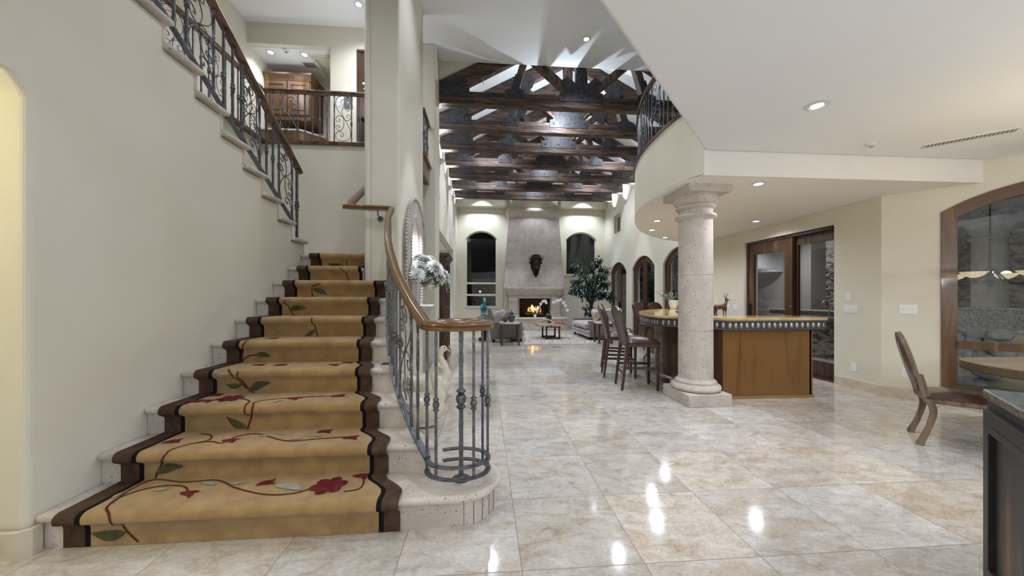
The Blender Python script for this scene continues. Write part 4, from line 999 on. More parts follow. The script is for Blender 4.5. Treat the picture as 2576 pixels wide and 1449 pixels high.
t = thing('olive_plant', 'small silvery olive plant in a pot on the bar behind the column', 'plant', (4.25, 7.72, 1.062))
M().lathe([(.06, 0), (.075, .02), (.10, .12), (.105, .19), (.095, .2), (.09, .17)], seg=20).obj('pot', CER, t)
ms, ml = M(), M()
for k in range(16):
    a = rng.uniform(0, 2 * pi); e = rng.uniform(.3, 1.2); L_ = rng.uniform(.25, .42); path = [Vector((0, 0, .17)) + Vector((cos(a) * cos(e), sin(a) * cos(e), sin(e) * (1 - .2 * q))) * L_ * q for q in (0, .3, .6, .85, 1)]
    ms.tube(path, .004, 4)
    for q in range(14):
        f = .25 + .75 * q / 13; i = min(3, int(f * 4)); p = path[i].lerp(path[i + 1], f * 4 - i); leaf(ml, p, (path[i + 1] - path[i]).normalized() * .6 + Vector((rng.uniform(-1, 1), rng.uniform(-1, 1), rng.uniform(-.5, .8))), .075, .016)
ms.obj('stems', mat('olive_stem', (.12, .09, .05), .8), t); ml.obj('foliage', LEAFG, t)
CARV = mat_wood('carved_brown_wood', (.06, .025, .012), (.17, .075, .035), 'x', 14, .4, .3)
t = thing('antelope_figurine', 'small carved wooden antelope standing on the bar beside the column', 'figurine', (3.27, 4.70, 1.062), rz=.2)
B = [('c', [((-.075, 0, .125), .036), ((0, 0, .125), .033), ((.06, 0, .135), .036)]), ('c', [((.07, 0, .15), .026), ((.10, 0, .20), .016), ((.10, 0, .225), .014)]), ('c', [((.095, 0, .235), .017), ((.125, 0, .225), .011), ((.145, 0, .218), .007)])]
for x, y in ((-.085, .016), (-.08, -.016), (.065, .016), (.07, -.016)):
    k = .012 if x < 0 else -.002; B.append(('c', [((x, y, .11), .018), ((x - k, y, .06), .008), ((x + (.003 if x < 0 else 0), y, .006), .0065)]))
B.append(('c', [((-.105, 0, .14), .008), ((-.125, 0, .11), .005), ((-.12, 0, .08), .006)]))
blob('body', B, CARV, t, .005, 2)
M().tube([(.088, .008, .245), (.082, .018, .275), (.095, .022, .30), (.085, .02, .33)], .005, 6, scale=[1, .9, .7, .3]).tube([(.088, -.008, .245), (.082, -.018, .275), (.095, -.022, .30), (.085, -.02, .33)], .005, 6, scale=[1, .9, .7, .3]).obj('horns', DARKW, t)

# ================================================================== DINING CORNER
CHW = mat_wood('weathered_oak_frame', (.11, .078, .052), (.205, .15, .105), 'z', 10, .6, .4, 0, .2)
SLABT = mat_wood('live_edge_top', (.19, .15, .10), (.28, .225, .16), 'x', 5, .35, .6, .2)
SLABE = mat_wood('live_edge_bark', (.075, .05, .025), (.14, .095, .05), 'z', 12, .7, .2)
DLEA = mat('dark_brown_leather', (.035, .016, .012), .25, col2=(.07, .034, .024), scale=6, coat=.2)
t = thing('dining_chair', 'weathered oak dining chair with dark leather seat at the slab table', 'chair', (4.242, 2.843, 0), rz=-pi / 4)
# local: faces +x, width along y .46
def frame_leg(pts, w, name):
    m = M(); m.sweep(smooth_path(pts, 5), [(-w / 2, -w / 2), (w / 2, -w / 2), (w / 2, w / 2), (-w / 2, w / 2)], up=(0, 1, 0), scale=[1.15 - .35 * sin(pi * min(1, i / (5 * (len(pts) - 1)) * 1.0)) for i in range(5 * (len(pts) - 1) + 1)]); return m.obj(name, CHW, t, bevel=.008, angle=50)
for s_ in (-1, 1): frame_leg([(-.235, s_ * .205, .42), (-.205, s_ * .205, .31), (-.24, s_ * .205, .14), (-.275, s_ * .205, .04), (-.285, s_ * .205, 0.0)], .048, 'leg')
for s_ in (-1, 1): frame_leg([(.23, s_ * .21, .42), (.265, s_ * .215, .30), (.235, s_ * .21, .12), (.225, s_ * .21, .05), (.26, s_ * .215, 0.0)], .046, 'leg')
m = M(); m.box(-.25, -.225, .385, .25, -.19, .435); m.box(-.25, .19, .385, .25, .225, .435); m.box(.215, -.225, .375, .25, .225, .435); m.box(-.26, -.225, .385, -.225, .225, .435); m.obj('seat_rail', CHW, t, bevel=.01)
m = M(); vs = []; fs = []
for i in range(9):
    for j in range(9):
        u, v = i / 4 - 1, j / 4 - 1; vs.append((u * .255, v * .235, .43 + .06 * (1 - u ** 4) * (1 - v ** 4) ** .6 + .0))
for i in range(8):
    for j in range(8): fs.append((i * 9 + j, (i + 1) * 9 + j, (i + 1) * 9 + j + 1, i * 9 + j + 1))
m.add(vs, fs); m.obj('seat', DLEA, t, angle=70)
def oval(cx, cz, rx, rz, n=32): return [(cx + rx * cos(2 * pi * i / n) * (1 - .0 * i), cz + rz * sin(2 * pi * i / n)) for i in range(n)]
tilt = .24; Ub = Vector((0, 1, 0)); Vb = Vector((-sin(tilt), 0, cos(tilt)))
m = M(); m.slab((-.255, 0, .49), Ub, Vb, [(q[0], q[1]) for q in oval(0, .25, .235, .27)], [oval(0, .25, .19, .225)], t=.035)
for s_ in (-1, 1): m.beam(Vector((-.235, s_ * .19, .38)), Vector((-.255, s_ * .19, .49)) + Vb * .14, .04, .05)
m.obj('back_frame', CHW, t, bevel=.008, angle=50)
m = M(); Rb = Matrix((Ub, Vb, Ub.cross(Vb))).transposed(); m.sphere(Vector((-.27, 0, .49)) + Vb * .25, (.19, .225, .035), 24, 10, R=Rb); m.obj('back_pad', DLEA, t, angle=80)

t = thing('dining_table', 'live edge wooden slab dining table in front of the big arched window', 'table', (4.93, 2.19, 0))
rng = random.Random(5); n = 64
ed = [((1.0) * (1 + .02 * sin(3 * a + 1) + .012 * sin(7 * a))) for a in [2 * pi * i / n for i in range(n)]]
top = [(.82 * ed[i] * abs(cos(2 * pi * i / n)) ** .62 * (1 if cos(2 * pi * i / n) > 0 else -1), .82 * ed[i] * abs(sin(2 * pi * i / n)) ** .62 * (1 if sin(2 * pi * i / n) > 0 else -1)) for i in range(n)]
m = M(); m.prism(top, .68, .76); m.f = m.f; m.m = [0 if len(f) > 4 else 1 for f in m.f]; m.obj('tabletop', [SLABT, SLABE], t, bevel=.012, seg=2, angle=40)
M().lathe([(.34, 0), (.36, .03), (.20, .06), (.11, .12), (.13, .30), (.10, .45), (.16, .60), (.30, .68)], seg=24).obj('pedestal', SLABE, t)


DIST = mat('distressed_black_paint', (.020, .021, .023), .5, col2=(.17, .095, .045), scale=6, detail=10, contrast=(.55, .70), stretch=(1, 1, .22), dist=.4)
GRAN = mat('dark_granite_top', (.10, .115, .11), .06, col2=(.22, .24, .22), scale=60, detail=3)
t = thing('kitchen_island', 'distressed black kitchen island at the right edge of the room', 'cabinet', (2.234, 1.418, 0), rz=-pi * 3 / 4)
# local x runs along the seen front (towards the viewer), local y to the back right
m = M(); m.box(0, 0.0, .0, 1.5, .7, .875); m.obj('carcass', DIST, t, bevel=.004)
m = M(); m.box(-.0, -.012, .87, 1.5, .712, .91); m.obj('worktop', GRAN, t, bevel=.006)
for k in range(2):
    x0 = .05 + k * .70; x1 = x0 + .64
    m = M(); U = (1, 0, 0); V = (0, 0, 1)
    m.slab((0, -.022, 0), U, V, [(x0, .08), (x1, .08), (x1, .83), (x0, .83)], [[(x0 + .075, .155), (x1 - .075, .155), (x1 - .075, .755), (x0 + .075, .755)]], t=.022)
    m.slab((0, -.028, 0), U, V, [(x0 + .06, .14), (x1 - .06, .14), (x1 - .06, .77), (x0 + .06, .77)], [[(x0 + .085, .165), (x1 - .085, .165), (x1 - .085, .745), (x0 + .085, .745)]], t=.028)
    m.box(x0 + .05, -.008, .13, x1 - .05, .005, .78); m.obj('door', DIST, t, smooth=False, bevel=.003)

# ================================================================== HALL OBJECTS
t = thing('armoire', 'tall dark wooden armoire with panelled doors beside the pier', 'cabinet', (-1.03, 8.15, 0), wb=True)
ax0, ax1, ay0, ay1 = -1.33, -.84, 7.62, 8.62
M().box(ax0, ay0, .08, ax1, ay1, 2.14).obj('carcass', DARKW, t, bevel=.006)
m = M(); m.sweep([(ax0, ay0, 2.12), (ax1, ay0, 2.12), (ax1, ay1, 2.12)], [(0, 0), (.02, 0), (.03, .03), (.07, .08), (.085, .09), (.085, .14), (0, .14)]); m.box(ax0, ay0, 2.2, ax1, ay1, 2.25); m.obj('crown', DARKW, t, smooth=False)
m = M(); m.sweep([(ax0, ay0, 0), (ax1, ay0, 0), (ax1, ay1, 0)], [(0, 0), (.045, 0), (.045, .07), (.02, .12), (0, .12)]); m.box(ax0, ay0, 0, ax1, ay1, .1); m.obj('plinth', DARKW, t, smooth=False)
m = M()
for z0, z1 in ((.2, .75), (.85, 2.0)): m.slab((0, ay0 - .015, 0), (1, 0, 0), (0, 0, 1), [(ax0 + .05, z0), (ax1 - .05, z0), (ax1 - .05, z1), (ax0 + .05, z1)], [[(ax0 + .1, z0 + .05), (ax1 - .1, z0 + .05), (ax1 - .1, z1 - .05), (ax0 + .1, z1 - .05)]], t=-.016 * -1)
m.obj('side_panel', DARKW, t, smooth=False)
for k in range(2):
    y0 = ay0 + .04 + k * .46; y1 = y0 + .45; m = M(); hs = [[(y0 + .07, z), (y1 - .07, z), (y1 - .07, z2), (y0 + .07, z2)] for z, z2 in ((.22, .75), (.82, 1.10), (1.14, 1.42), (1.46, 1.74), (1.78, 2.02))]
    m.slab((ax1 + .025, 0, 0), (0, 1, 0), (0, 0, 1), [(y0, .15), (y1, .15), (y1, 2.1), (y0, 2.1)], hs, t=.03); d_ = m.obj('door', DARKW, t, smooth=False)
    m = M(); yk = y1 - .03 if k == 0 else y0 + .03; m.lathe([(.008, 0), (.016, .006), (.022, .02), (.015, .03)], (0, 0, 0), 10); m.v = [(ax1 + .025 + v[2], yk + v[0], 1.15 + v[1]) for v in m.v]; m.tube([(ax1 + .05, yk, 1.14), (ax1 + .05, yk, 1.05)], .006); m.obj('knob', IRON, d_)

SWC = mat('cream_glazed_ceramic', (.70, .64, .48), .22, col2=(.78, .74, .62), scale=8, bump=.25, bscale=26, coat=.5)
def swan(loc, rz, label, sc=1.0, hz=.98):
    t = thing('swan_statue', label, 'statue', loc, rz)
    k = sc
    neck = [((.20 * k, 0, .30 * k), .13 * k), ((.27 * k, 0, .42 * k), .095 * k), ((.24 * k, 0, .56 * k), .072 * k), ((.18 * k, 0, .70 * k), .06 * k), ((.17 * k, 0, (hz - .12)), .053 * k), ((.21 * k, 0, hz - .045), .053 * k)]
    blob('body', [('e', (0, 0, .23 * k), (.34 * k, .22 * k, .225 * k)), ('e', (-.25 * k, 0, .30 * k), (.20 * k, .13 * k, .10 * k), Matrix.Rotation(.35, 3, 'Y')), ('e', (.16 * k, 0, .25 * k), (.19 * k, .17 * k, .19 * k)), ('e', (-.06 * k, .13 * k, .30 * k), (.27 * k, .09 * k, .13 * k)), ('e', (-.06 * k, -.13 * k, .30 * k), (.27 * k, .09 * k, .13 * k)), ('c', neck), ('e', (.225 * k, 0, hz - .04), (.068 * k, .054 * k, .052 * k)), ('e', (-.0, 0, .03), (.25 * k, .17 * k, .035))], SWC, t, .014, 3)
    m = M(); m.sweep([(.26 * k, 0, hz - .045), (.305 * k, 0, hz - .062), (.345 * k, 0, hz - .078)], [(.034 * k * cos(a), .016 * k * sin(a)) for a in [i * pi / 4 for i in range(8)]], scale=[1.1, .85, .5]); m.obj('beak', mat('swan_beak', (.66, .56, .38), .25, coat=.4), t)
    m = M()
    for s_ in (-1, 1): m.sphere((.248 * k, s_ * .047 * k, hz - .022), .010, 8, 6)
    m.obj('eyes', BLK, t)
    return t
swan((-.66, 3.74, 0), -.12, 'cream ceramic swan nearer the stair railing with its head lower', .74, .66)
swan((-.70, 4.66, 0), .05, 'cream ceramic swan standing behind the other with its head higher', .76, .70)

t = thing('vase', 'tall white fluted vase on the niche sill', 'vase', (-.93, 4.98, 1.205))
m = M(); seg = 40; vs = []; fs = []; pr = [(.045, 0), (.05, .01), (.052, .10), (.058, .22), (.068, .31), (.078, .335), (.07, .335), (.055, .28), (.045, .05)]
for r, z in pr:
    for q in range(seg): rr = r * (1 + (.05 * cos(q * 10 * 2 * pi / seg) if r > .046 else 0)); vs.append((rr * cos(2 * pi * q / seg), rr * sin(2 * pi * q / seg), z))
for i in range(len(pr) - 1):
    for q in range(seg): fs.append((i * seg + q, i * seg + (q + 1) % seg, (i + 1) * seg + (q + 1) % seg, (i + 1) * seg + q))
fs.append(tuple(range(seg))[::-1]); m.add(vs, fs); m.obj('body', CER, t, angle=60)
PET = mat('white_petal', (.88, .88, .84), .6, sheen=.2); FOL = mat('bouquet_leaf', (.05, .13, .035), .45, col2=(.10, .22, .06), scale=15)
t = thing('flower_bouquet', 'bunch of big white dahlias with green leaves in the vase', 'flowers', (-.90, 5.0, 1.56))
rng = random.Random(11)
FLW = [(.02, .02, .30, .105), (.10, -.08, .27, .10), (.20, .10, .22, .10), (.05, -.18, .16, .10), (.16, -.02, .10, .115), (.26, .26, .12, .095), (.12, .22, .30, .09), (.03, -.30, .06, .085), (.16, .12, -.02, .09), (.28, .02, .16, .085), (.02, .34, .05, .08), (.30, -.10, .05, .10), (.34, .16, .06, .10), (.26, -.22, .16, .10), (.38, .05, -.04, .09), (.15, .32, .20, .10)]
ms, ml = M(), M()
for fx, fy, fz, fr_ in FLW:
    m = M(); c = Vector((fx, fy, fz)); ax = (c - Vector((0, 0, -.1))).normalized()
    for L_ in range(6):
        el = radians(8 + L_ * 15); cnt = 16 - L_ * 2
        for q in range(cnt):
            a = 2 * pi * q / cnt + L_ * .3 + rng.uniform(-.1, .1); u = ax.orthogonal().normalized(); v = ax.cross(u)
            d = (u * cos(a) + v * sin(a)) * cos(el) + ax * sin(el); leaf(m, c - ax * .02, d, fr_ * (1.38 - .11 * L_), fr_ * .62, up=ax)
    m.obj('bloom', PET, t, angle=80)
    ms.tube([Vector((-.03 + .01 * fx, -.02, -.28)), Vector((-.03 + fx * .15, -.02 + fy * .15, -.06)), c], .005, 5)
    for q in range(3):
        a = rng.uniform(0, 2 * pi); leaf(ml, c - ax * .07 + Vector((cos(a), sin(a), 0)) * fr_ * .4, (cos(a), sin(a), rng.uniform(-.7, .2)), .13, .075)
ms.obj('stems', mat('brown_twig', (.13, .07, .04), .8), t); ml.obj('leaves', FOL, t)
# ================================================================== FIREPLACE
t = thing('fireplace', 'tall tapered stone fireplace with fluted pilasters and mantel', 'fireplace', (2.09, 14.9, 0), wb=True)
FX = 2.09; FY = 14.80; YB = YF
m = M()   # breast with the tapered hood above the mantel, and the opening
m.slab((0, FY, 0), (1, 0, 0), (0, 0, 1), [(FX - 1.28, 0), (FX + 1.28, 0), (FX + 1.28, 1.78), (FX - 1.28, 1.78)], [[(1.46, .50), (2.76, .50), (2.76, 1.29), (1.46, 1.29)]], t=.68)
m.obj('breast', STB, t, smooth=False)
m = M(); z0, z1 = 1.78, 4.72; w0, w1 = 1.28, 1.06; d0, d1 = FY, FY + .10
m.add([(FX - w0, d0, z0), (FX + w0, d0, z0), (FX + w0, YB, z0), (FX - w0, YB, z0), (FX - w1, d1, z1), (FX + w1, d1, z1), (FX + w1, YB, z1), (FX - w1, YB, z1)], [(0, 1, 2, 3), (4, 7, 6, 5), (0, 4, 5, 1), (1, 5, 6, 2), (2, 6, 7, 3), (3, 7, 4, 0)]); m.obj('chimney_hood', STB, t, smooth=False)
m = M(); m.sweep([(FX - w1, YB, 4.70), (FX - w1, d1, 4.70), (FX + w1, d1, 4.70), (FX + w1, YB, 4.70)], [(0, 0), (-.0, 0), (.02, .03), (.05, .12), (.11, .24), (.12, .30), (.12, .36), (0, .36)]); m.box(FX - w1, d1, 4.72, FX + w1, YB, 5.04); m.obj('crown', ST, t, smooth=False)
M().box(FX - 1.02, FY + .12, 5.04, FX + 1.02, YB, 5.9).obj('upper_breast', PL, t, bevel=.01)
m = M(); m.sweep([(FX - 1.16, FY, 1.46), (FX - 1.16, FY - .12, 1.46), (FX + 1.16, FY - .12, 1.46), (FX + 1.16, FY, 1.46)], [(0, 0), (.01, .02), (.03, .10), (.06, .12), (.09, .2), (.10, .24), (.10, .29), (0, .29)]); m.box(FX - 1.16, FY - .12, 1.46, FX + 1.16, FY, 1.74); 
for s_ in (-1, 1):
    c_ = FX + s_ * .89; m.sweep([(c_ - .24, FY, 1.47), (c_ - .24, FY - .16, 1.47), (c_ + .24, FY - .16, 1.47), (c_ + .24, FY, 1.47)], [(0, 0), (.012, .02), (.012, .10), (.03, .115), (.05, .15), (.075, .19), (.085, .22), (.085, .285), (0, .285)]); m.box(c_ - .24, FY - .16, 1.47, c_ + .24, FY, 1.75)
    for k in range(7): x = c_ - .21 + k * .07; m.box(x - .022, FY - .185, 1.50, x + .022, FY - .165, 1.565)
m.obj('mantel_shelf', ST, t, smooth=False)
m = M(); m.box(FX - .7, FY - .06, 1.29, FX + .7, FY, 1.46); m.box(FX - .68, FY - .075, 1.40, FX + .68, FY, 1.46)
for k in range(18): x = FX - .66 + k * 1.32 / 17; m.box(x - .022, FY - .13, 1.485, x + .022, FY - .11, 1.56)
m.obj('frieze', ST, t, smooth=False)
for s_ in (-1, 1):
    cx = FX + s_ * .89; m = M()
    m.box(cx - .215, FY - .12, .50, cx + .215, FY, .63); m.box(cx - .17, FY - .085, .63, cx + .17, FY, 1.20)
    for k in range(6): x = cx - .14 + k * .056; m.lathe([(.022, .66), (.024, .70), (.024, 1.15), (.02, 1.19)], (x, FY - .085, 0), 10)
    m.box(cx - .205, FY - .11, 1.20, cx + .205, FY, 1.235); m.box(cx - .18, FY - .09, 1.235, cx + .18, FY, 1.42)
    for k in range(4): x = cx - .125 + k * .083; m.sphere((x, FY - .09, 1.33), (.036, .022, .05), 10, 7)
    m.box(cx - .22, FY - .125, 1.42, cx + .22, FY, 1.47); m.obj('pilaster', ST, t, smooth=True, angle=35)
m = M(); m.box(FX - 1.0, FY - .52, 0, FX + 1.28, FY - .0, .44); m.obj('hearth', ST, t, bevel=.005)
m = M(); m.box(FX - 1.05, FY - .58, .44, FX + 1.34, FY - .0, .505); m.obj('hearth_slab', ST, t, bevel=.02, seg=3)
m = M(); m.box(1.40, FY + .62, .5, 2.82, FY + .66, 1.35); m.box(1.40, FY + .03, .5, 1.47, FY + .66, 1.35); m.box(2.75, FY + .03, .5, 2.82, FY + .66, 1.35); m.box(1.40, FY + .03, 1.28, 2.82, FY + .66, 1.33); m.box(1.4, FY + .03, .49, 2.82, FY + .66, .505); m.obj('firebox', mat('dark_firebrick', (.03, .026, .024), .85, col2=(.05, .043, .038), scale=10), t, smooth=False)
m = M()
for k in range(6): x = 1.78 + k * .13; m.box(x, FY + .12, .545, x + .02, FY + .42, .565)
for x in (1.78, 2.45): m.box(x, FY + .12, .505, x + .02, FY + .14, .68); m.box(x, FY + .40, .505, x + .02, FY + .42, .56)
m.obj('grate', IRD, t, smooth=False)
BARK = mat('charred_log', (.035, .02, .014), .9, col2=(.16, .09, .05), scale=14, bump=.5, bscale=40); EMB = mat_emit('ember', (1, .22, .04), 3)
rng = random.Random(2)
LG = [((1.72, FY + .2, .62), (2.52, FY + .24, .62), .055), ((1.80, FY + .34, .63), (2.46, FY + .32, .64), .05), ((1.75, FY + .3, .72), (2.3, FY + .2, .73), .05), ((2.0, FY + .18, .74), (2.55, FY + .34, .72), .045), ((1.9, FY + .24, .82), (2.4, FY + .28, .81), .04)]
LBL = ['charred log lowest at the front of the grate', 'charred log lowest at the back of the grate', 'charred log slanting across the lower two', 'charred log slanting opposite across the fire', 'charred log on top of the fire']
for (a, b, r), lb in zip(LG, LBL):
    m = M(); P = [Vector(a).lerp(Vector(b), q / 6) + Vector((0, rng.uniform(-.01, .01), rng.uniform(-.01, .01))) for q in range(7)]; m.tube(P, r, 10, scale=[rng.uniform(.9, 1.1) for _ in P]); tag(m.obj('fire_log', BARK, None, angle=60), lb, 'log', 'logs in the fireplace')
FLM = mat_emit('flame', (1, .36, .05), 1.7); FLH = mat_emit('flame_core', (1, .66, .22), 3.2)
m = M()
for k in range(26):
    x = 1.85 + .55 * rng.random(); y = FY + .15 + .2 * rng.random(); h = rng.uniform(.08, .2) * (1.7 if abs(x - 2.03) < .06 or abs(x - 2.2) < .06 else 1); z = .70 + rng.random() * .1
    pth = [(x, y, z), (x + rng.uniform(-.02, .02), y, z + h * .3), (x + rng.uniform(-.03, .03), y, z + h * .65), (x + rng.uniform(-.03, .03), y, z + h)]
    m.tube(smooth_path(pth, 3), .024, 7, scale=[.6, .85, 1, 1, .9, .75, .6, .45, .25, .08], m=1 if h > .2 else 0)
for k in range(30): x = rng.uniform(1.75, 2.5); m.sphere((x, FY + rng.uniform(.14, .36), rng.uniform(.57, .70)), (.02, .012, .007), 6, 4, 0)
tag(m.obj('fire_flames', [FLM, FLH], None, angle=80), 'orange flames burning over the logs', 'fire', kind='stuff')
point((2.12, FY + .3, .70), .25, .06, (1, .5, .16), 'fire_glow')

FUR = mat('dark_bison_fur', (.010, .006, .004), .95, col2=(.035, .020, .013), scale=22, bump=1., bscale=60, spec=.1)
HORN = mat('dark_horn', (.02, .018, .017), .3, col2=(.09, .075, .06), scale=12)
t = thing('bison_head', 'dark shaggy mounted bison head over the mantel', 'trophy', (2.13, FY + .03, 2.62))
rng = random.Random(8)
parts = [('e', (0, -.10, .05), (.21, .16, .30)), ('e', (0, -.24, .28), (.23, .18, .19)), ('e', (0, -.33, .05), (.14, .17, .2)), ('e', (0, -.42, -.08), (.10, .11, .13)), ('e', (0, -.22, -.22), (.12, .10, .20)), ('e', (0, -.20, -.36), (.055, .05, .09))]
for k in range(60):
    a = rng.uniform(0, 2 * pi); e = rng.uniform(-.2, 1.3); parts.append(('e', (.20 * cos(a) * cos(e), -.23 + .16 * sin(a) * cos(e), .30 + .17 * sin(e)), rng.uniform(.025, .05)))
for k in range(26): a = rng.uniform(-1.4, 1.4); z = rng.uniform(-.3, .1); parts.append(('e', (.17 * sin(a) * (1 + z), -.12 - .08 * cos(a), z), (.03, .03, .06)))
blob('head', parts, FUR, t, .02, 1)
for s_ in (-1, 1):
    M().tube(smooth_path([(s_ * .16, -.22, .26), (s_ * .24, -.25, .26), (s_ * .285, -.27, .33), (s_ * .265, -.28, .43)], 5), .045, 10, scale=[1 - .9 * (i / 15) ** 1.3 for i in range(16)]).obj('horn', HORN, t)
    M().sphere((s_ * .20, -.17, .17), (.09, .03, .045), 10, 7, R=Matrix.Rotation(s_ * .5, 3, 'Y')).obj('ear', FUR, t)
    M().sphere((s_ * .115, -.41, .10), .018, 10, 7).obj('eye', BLK, t)
m = M(); m.sphere((0, -.53, -.10), (.065, .03, .045), 12, 8); m.obj('muzzle', BLK, t)

# ================================================================== SITTING AREA
PINK = mat('lilac_grey_upholstery', (.42, .35, .37), .85, col2=(.50, .43, .45), scale=12, bump=.2, bscale=180, sheen=.3)
GRYF = mat('grey_tweed', (.15, .135, .13), .9, col2=(.23, .21, .20), scale=60, bump=.3, bscale=220)
def cushion(name, mt, par, c, size, R=None, edge=.14):
    m = M(); n = 10; vs = []; fs = []; R = R or Matrix.Identity(3); c = Vector(c); hx, hy, hz_ = [q / 2 for q in size]
    for s_ in (1, -1):
        for i in range(n + 1):
            for j in range(n + 1):
                u, v = i / n * 2 - 1, j / n * 2 - 1; q = (max(0, (1 - abs(u) ** 3.5)) * max(0, (1 - abs(v) ** 3.5))) ** .45
                k = 1 - .05 * (1 - abs(u)) * abs(v) ** 3 ; p = Vector((u * hx * (1 - .04 * (1 - v * v) * abs(u) ** 6), v * hy * (1 - .04 * (1 - u * u) * abs(v) ** 6), s_ * hz_ * (edge + (1 - edge) * q))); vs.append(c + R @ p)
    A = (n + 1) ** 2
    for i in range(n):
        for j in range(n):
            a = i * (n + 1) + j; fs.append((a, a + n + 1, a + n + 2, a + 1)); fs.append((A + a, A + a + 1, A + a + n + 2, A + a + n + 1))
    for i in range(n):
        for a, b in ((i, i + 1), (n * (n + 1) + i, n * (n + 1) + i + 1), (i * (n + 1), (i + 1) * (n + 1)), (i * (n + 1) + n, (i + 1) * (n + 1) + n)): fs.append((a, b, A + b, A + a))
    m.add(vs, fs); return m.obj(name, mt, par, angle=70)
def sofa(label, cat, loc, rz, w, seats, backtop):
    """faces local +x, width along y"""
    t = thing('armchair' if seats == 1 else 'loveseat', label, cat, loc, rz)
    d = 1.0
    M().box(-.45, -w / 2 + .03, .10, .42, w / 2 - .03, .30).obj('base', PINK, t, bevel=.02)
    m = M(); m.box(.40, -w / 2 + .02, .10, .47, w / 2 - .02, .19); m.box(.40, -w / 2 + .02, .20, .475, w / 2 - .02, .31); m.obj('front_rail', PINK, t, bevel=.02, seg=3)
    for s_ in (-1, 1):
        m = M(); y0, y1 = (-w / 2, -w / 2 + .17) if s_ < 0 else (w / 2 - .17, w / 2); m.slab((0, y0, 0), (1, 0, 0), (0, 0, 1), [(-.5, .09), (.40, .09), (.44, .60), (-.46, .62)], t=y1 - y0); m.obj('arm', GRYF, t, bevel=.035, seg=4)
    m = M(); m.slab((0, -w / 2 + .04, 0), (1, 0, 0), (0, 0, 1), [(-.52, .09), (-.30, .09), (-.36, .55), (-.50, backtop), (-.62, backtop)], t=w - .08); m.obj('back', GRYF if seats == 1 else PINK, t, bevel=.04, seg=4)
    sw = (w - .36) / seats
    for k in range(seats):
        y = -w / 2 + .18 + sw * (k + .5); cushion('seat_cushion', PINK, t, (.09, y, .42), (.86, sw - .01, .22), edge=.62); cushion('back_cushion', PINK, t, (-.30, y, .68), (.42, sw - .02, .26), Matrix.Rotation(radians(-72), 3, 'Y'), edge=.5)
    for x in (-.42, .38):
        for y in (-w / 2 + .1, w / 2 - .1): M().box(x - .035, y - .035, 0, x + .035, y + .035, .10).obj('leg', BLK, t)
    return t
sofa('grey tweed armchair with lilac seat beside the stone topped side table', 'armchair', (.70, 10.98, 0), .0, 1.05, 1, 1.02)
so = sofa('lilac grey loveseat in front of the potted tree', 'sofa', (3.66, 11.75, 0), pi, 2.05, 2, .98)
for loc, R, mt, lb, cat in (((.52, 11.12, .74), Matrix.Rotation(radians(-62), 3, 'Y'), PINK, 'plump pale cushion standing at the back of the armchair', 'cushion'), ((.60, 10.84, .70), Matrix.Rotation(radians(-60), 3, 'Y') @ Matrix.Rotation(.15, 3, 'Z'), mat('mauve_velvet', (.24, .17, .17), .8, sheen=.5), 'small mauve cushion leaning in the front corner of the armchair', 'cushion'), ((3.62, 11.2, .73), Matrix.Rotation(radians(64), 3, 'Y') @ Matrix.Rotation(.12, 3, 'Z'), mat('pale_cushion', (.52, .46, .48), .85, sheen=.3), 'pale square cushion leaning at the near end of the loveseat', 'cushion')):
    tag(cushion('cushion', mt, None, loc, (.44, .44, .17), R), lb, cat)
THR = mat('mustard_throw', (.36, .25, .09), .9, col2=(.47, .35, .16), scale=20, bump=.4, bscale=90)
m = M(); pth = [(3.30, .548), (3.45, .575), (3.62, .72), (3.74, .95), (3.95, 1.02), (4.20, 1.00), (4.30, .8), (4.32, .55)]
for w_ in range(1):
    P = smooth_path([(x, 10.93, z) for x, z in pth], 5); vs = []; fs = []; n = 10
    for i, p in enumerate(P):
        for j in range(n + 1): f = j / n; vs.append(p + Vector((.02 * sin(f * 9), -.02 + .36 * f * (1 - .15 * sin(i * .35)), .012 * sin(f * 17 + i * .4) + .012)))
    for i in range(len(P) - 1):
        for j in range(n): fs.append((i * (n + 1) + j, (i + 1) * (n + 1) + j, (i + 1) * (n + 1) + j + 1, i * (n + 1) + j + 1))
    m.add(vs, fs)
o = m.obj('throw_blanket', THR, None, angle=80); md = o.modifiers.new('thick', 'SOLIDIFY'); md.thickness = .012; tag(o, 'mustard striped throw draped over the loveseat back', 'blanket')
# rug
m, nt, b = _new('faded_persian_wool'); L = nt.links
tc = node(nt, 'ShaderNodeTexCoord'); mp = node(nt, 'ShaderNodeMapping'); L.new(tc.outputs['Object'], mp.inputs[0])
vo = node(nt, 'ShaderNodeTexVoronoi'); vo.inputs['Scale'].default_value = 3.2; L.new(mp.outputs[0], vo.inputs[0]); n1 = node(nt, 'ShaderNodeTexNoise'); n1.inputs['Scale'].default_value = 11; n1.inputs['Detail'].default_value = 6; L.new(mp.outputs[0], n1.inputs[0])
w_ = math_(nt, 'SINE', math_(nt, 'MULTIPLY', vo.outputs['Distance'], 26)); f_ = math_(nt, 'ADD', math_(nt, 'MULTIPLY', w_, .16), n1.outputs[0]); r = node(nt, 'ShaderNodeValToRGB'); L.new(f_, r.inputs[0]); e = r.color_ramp.elements
e[0].position = .33; e[0].color = (.16, .15, .17, 1); e[1].position = .62; e[1].color = (.56, .53, .49, 1); k = e.new(.42); k.color = (.33, .22, .19, 1); k = e.new(.5); k.color = (.50, .47, .43, 1)
L.new(r.outputs[0], b.inputs['Base Color']); b.inputs['Roughness'].default_value = .95; RUGM = m
FRI = mat('rug_border_wool', (.26, .21, .20), .95, col2=(.52, .49, .45), scale=22)
t = thing('area_rug', 'faded patterned wool rug under the coffee table', 'rug', (2.2, 11.25, 0))
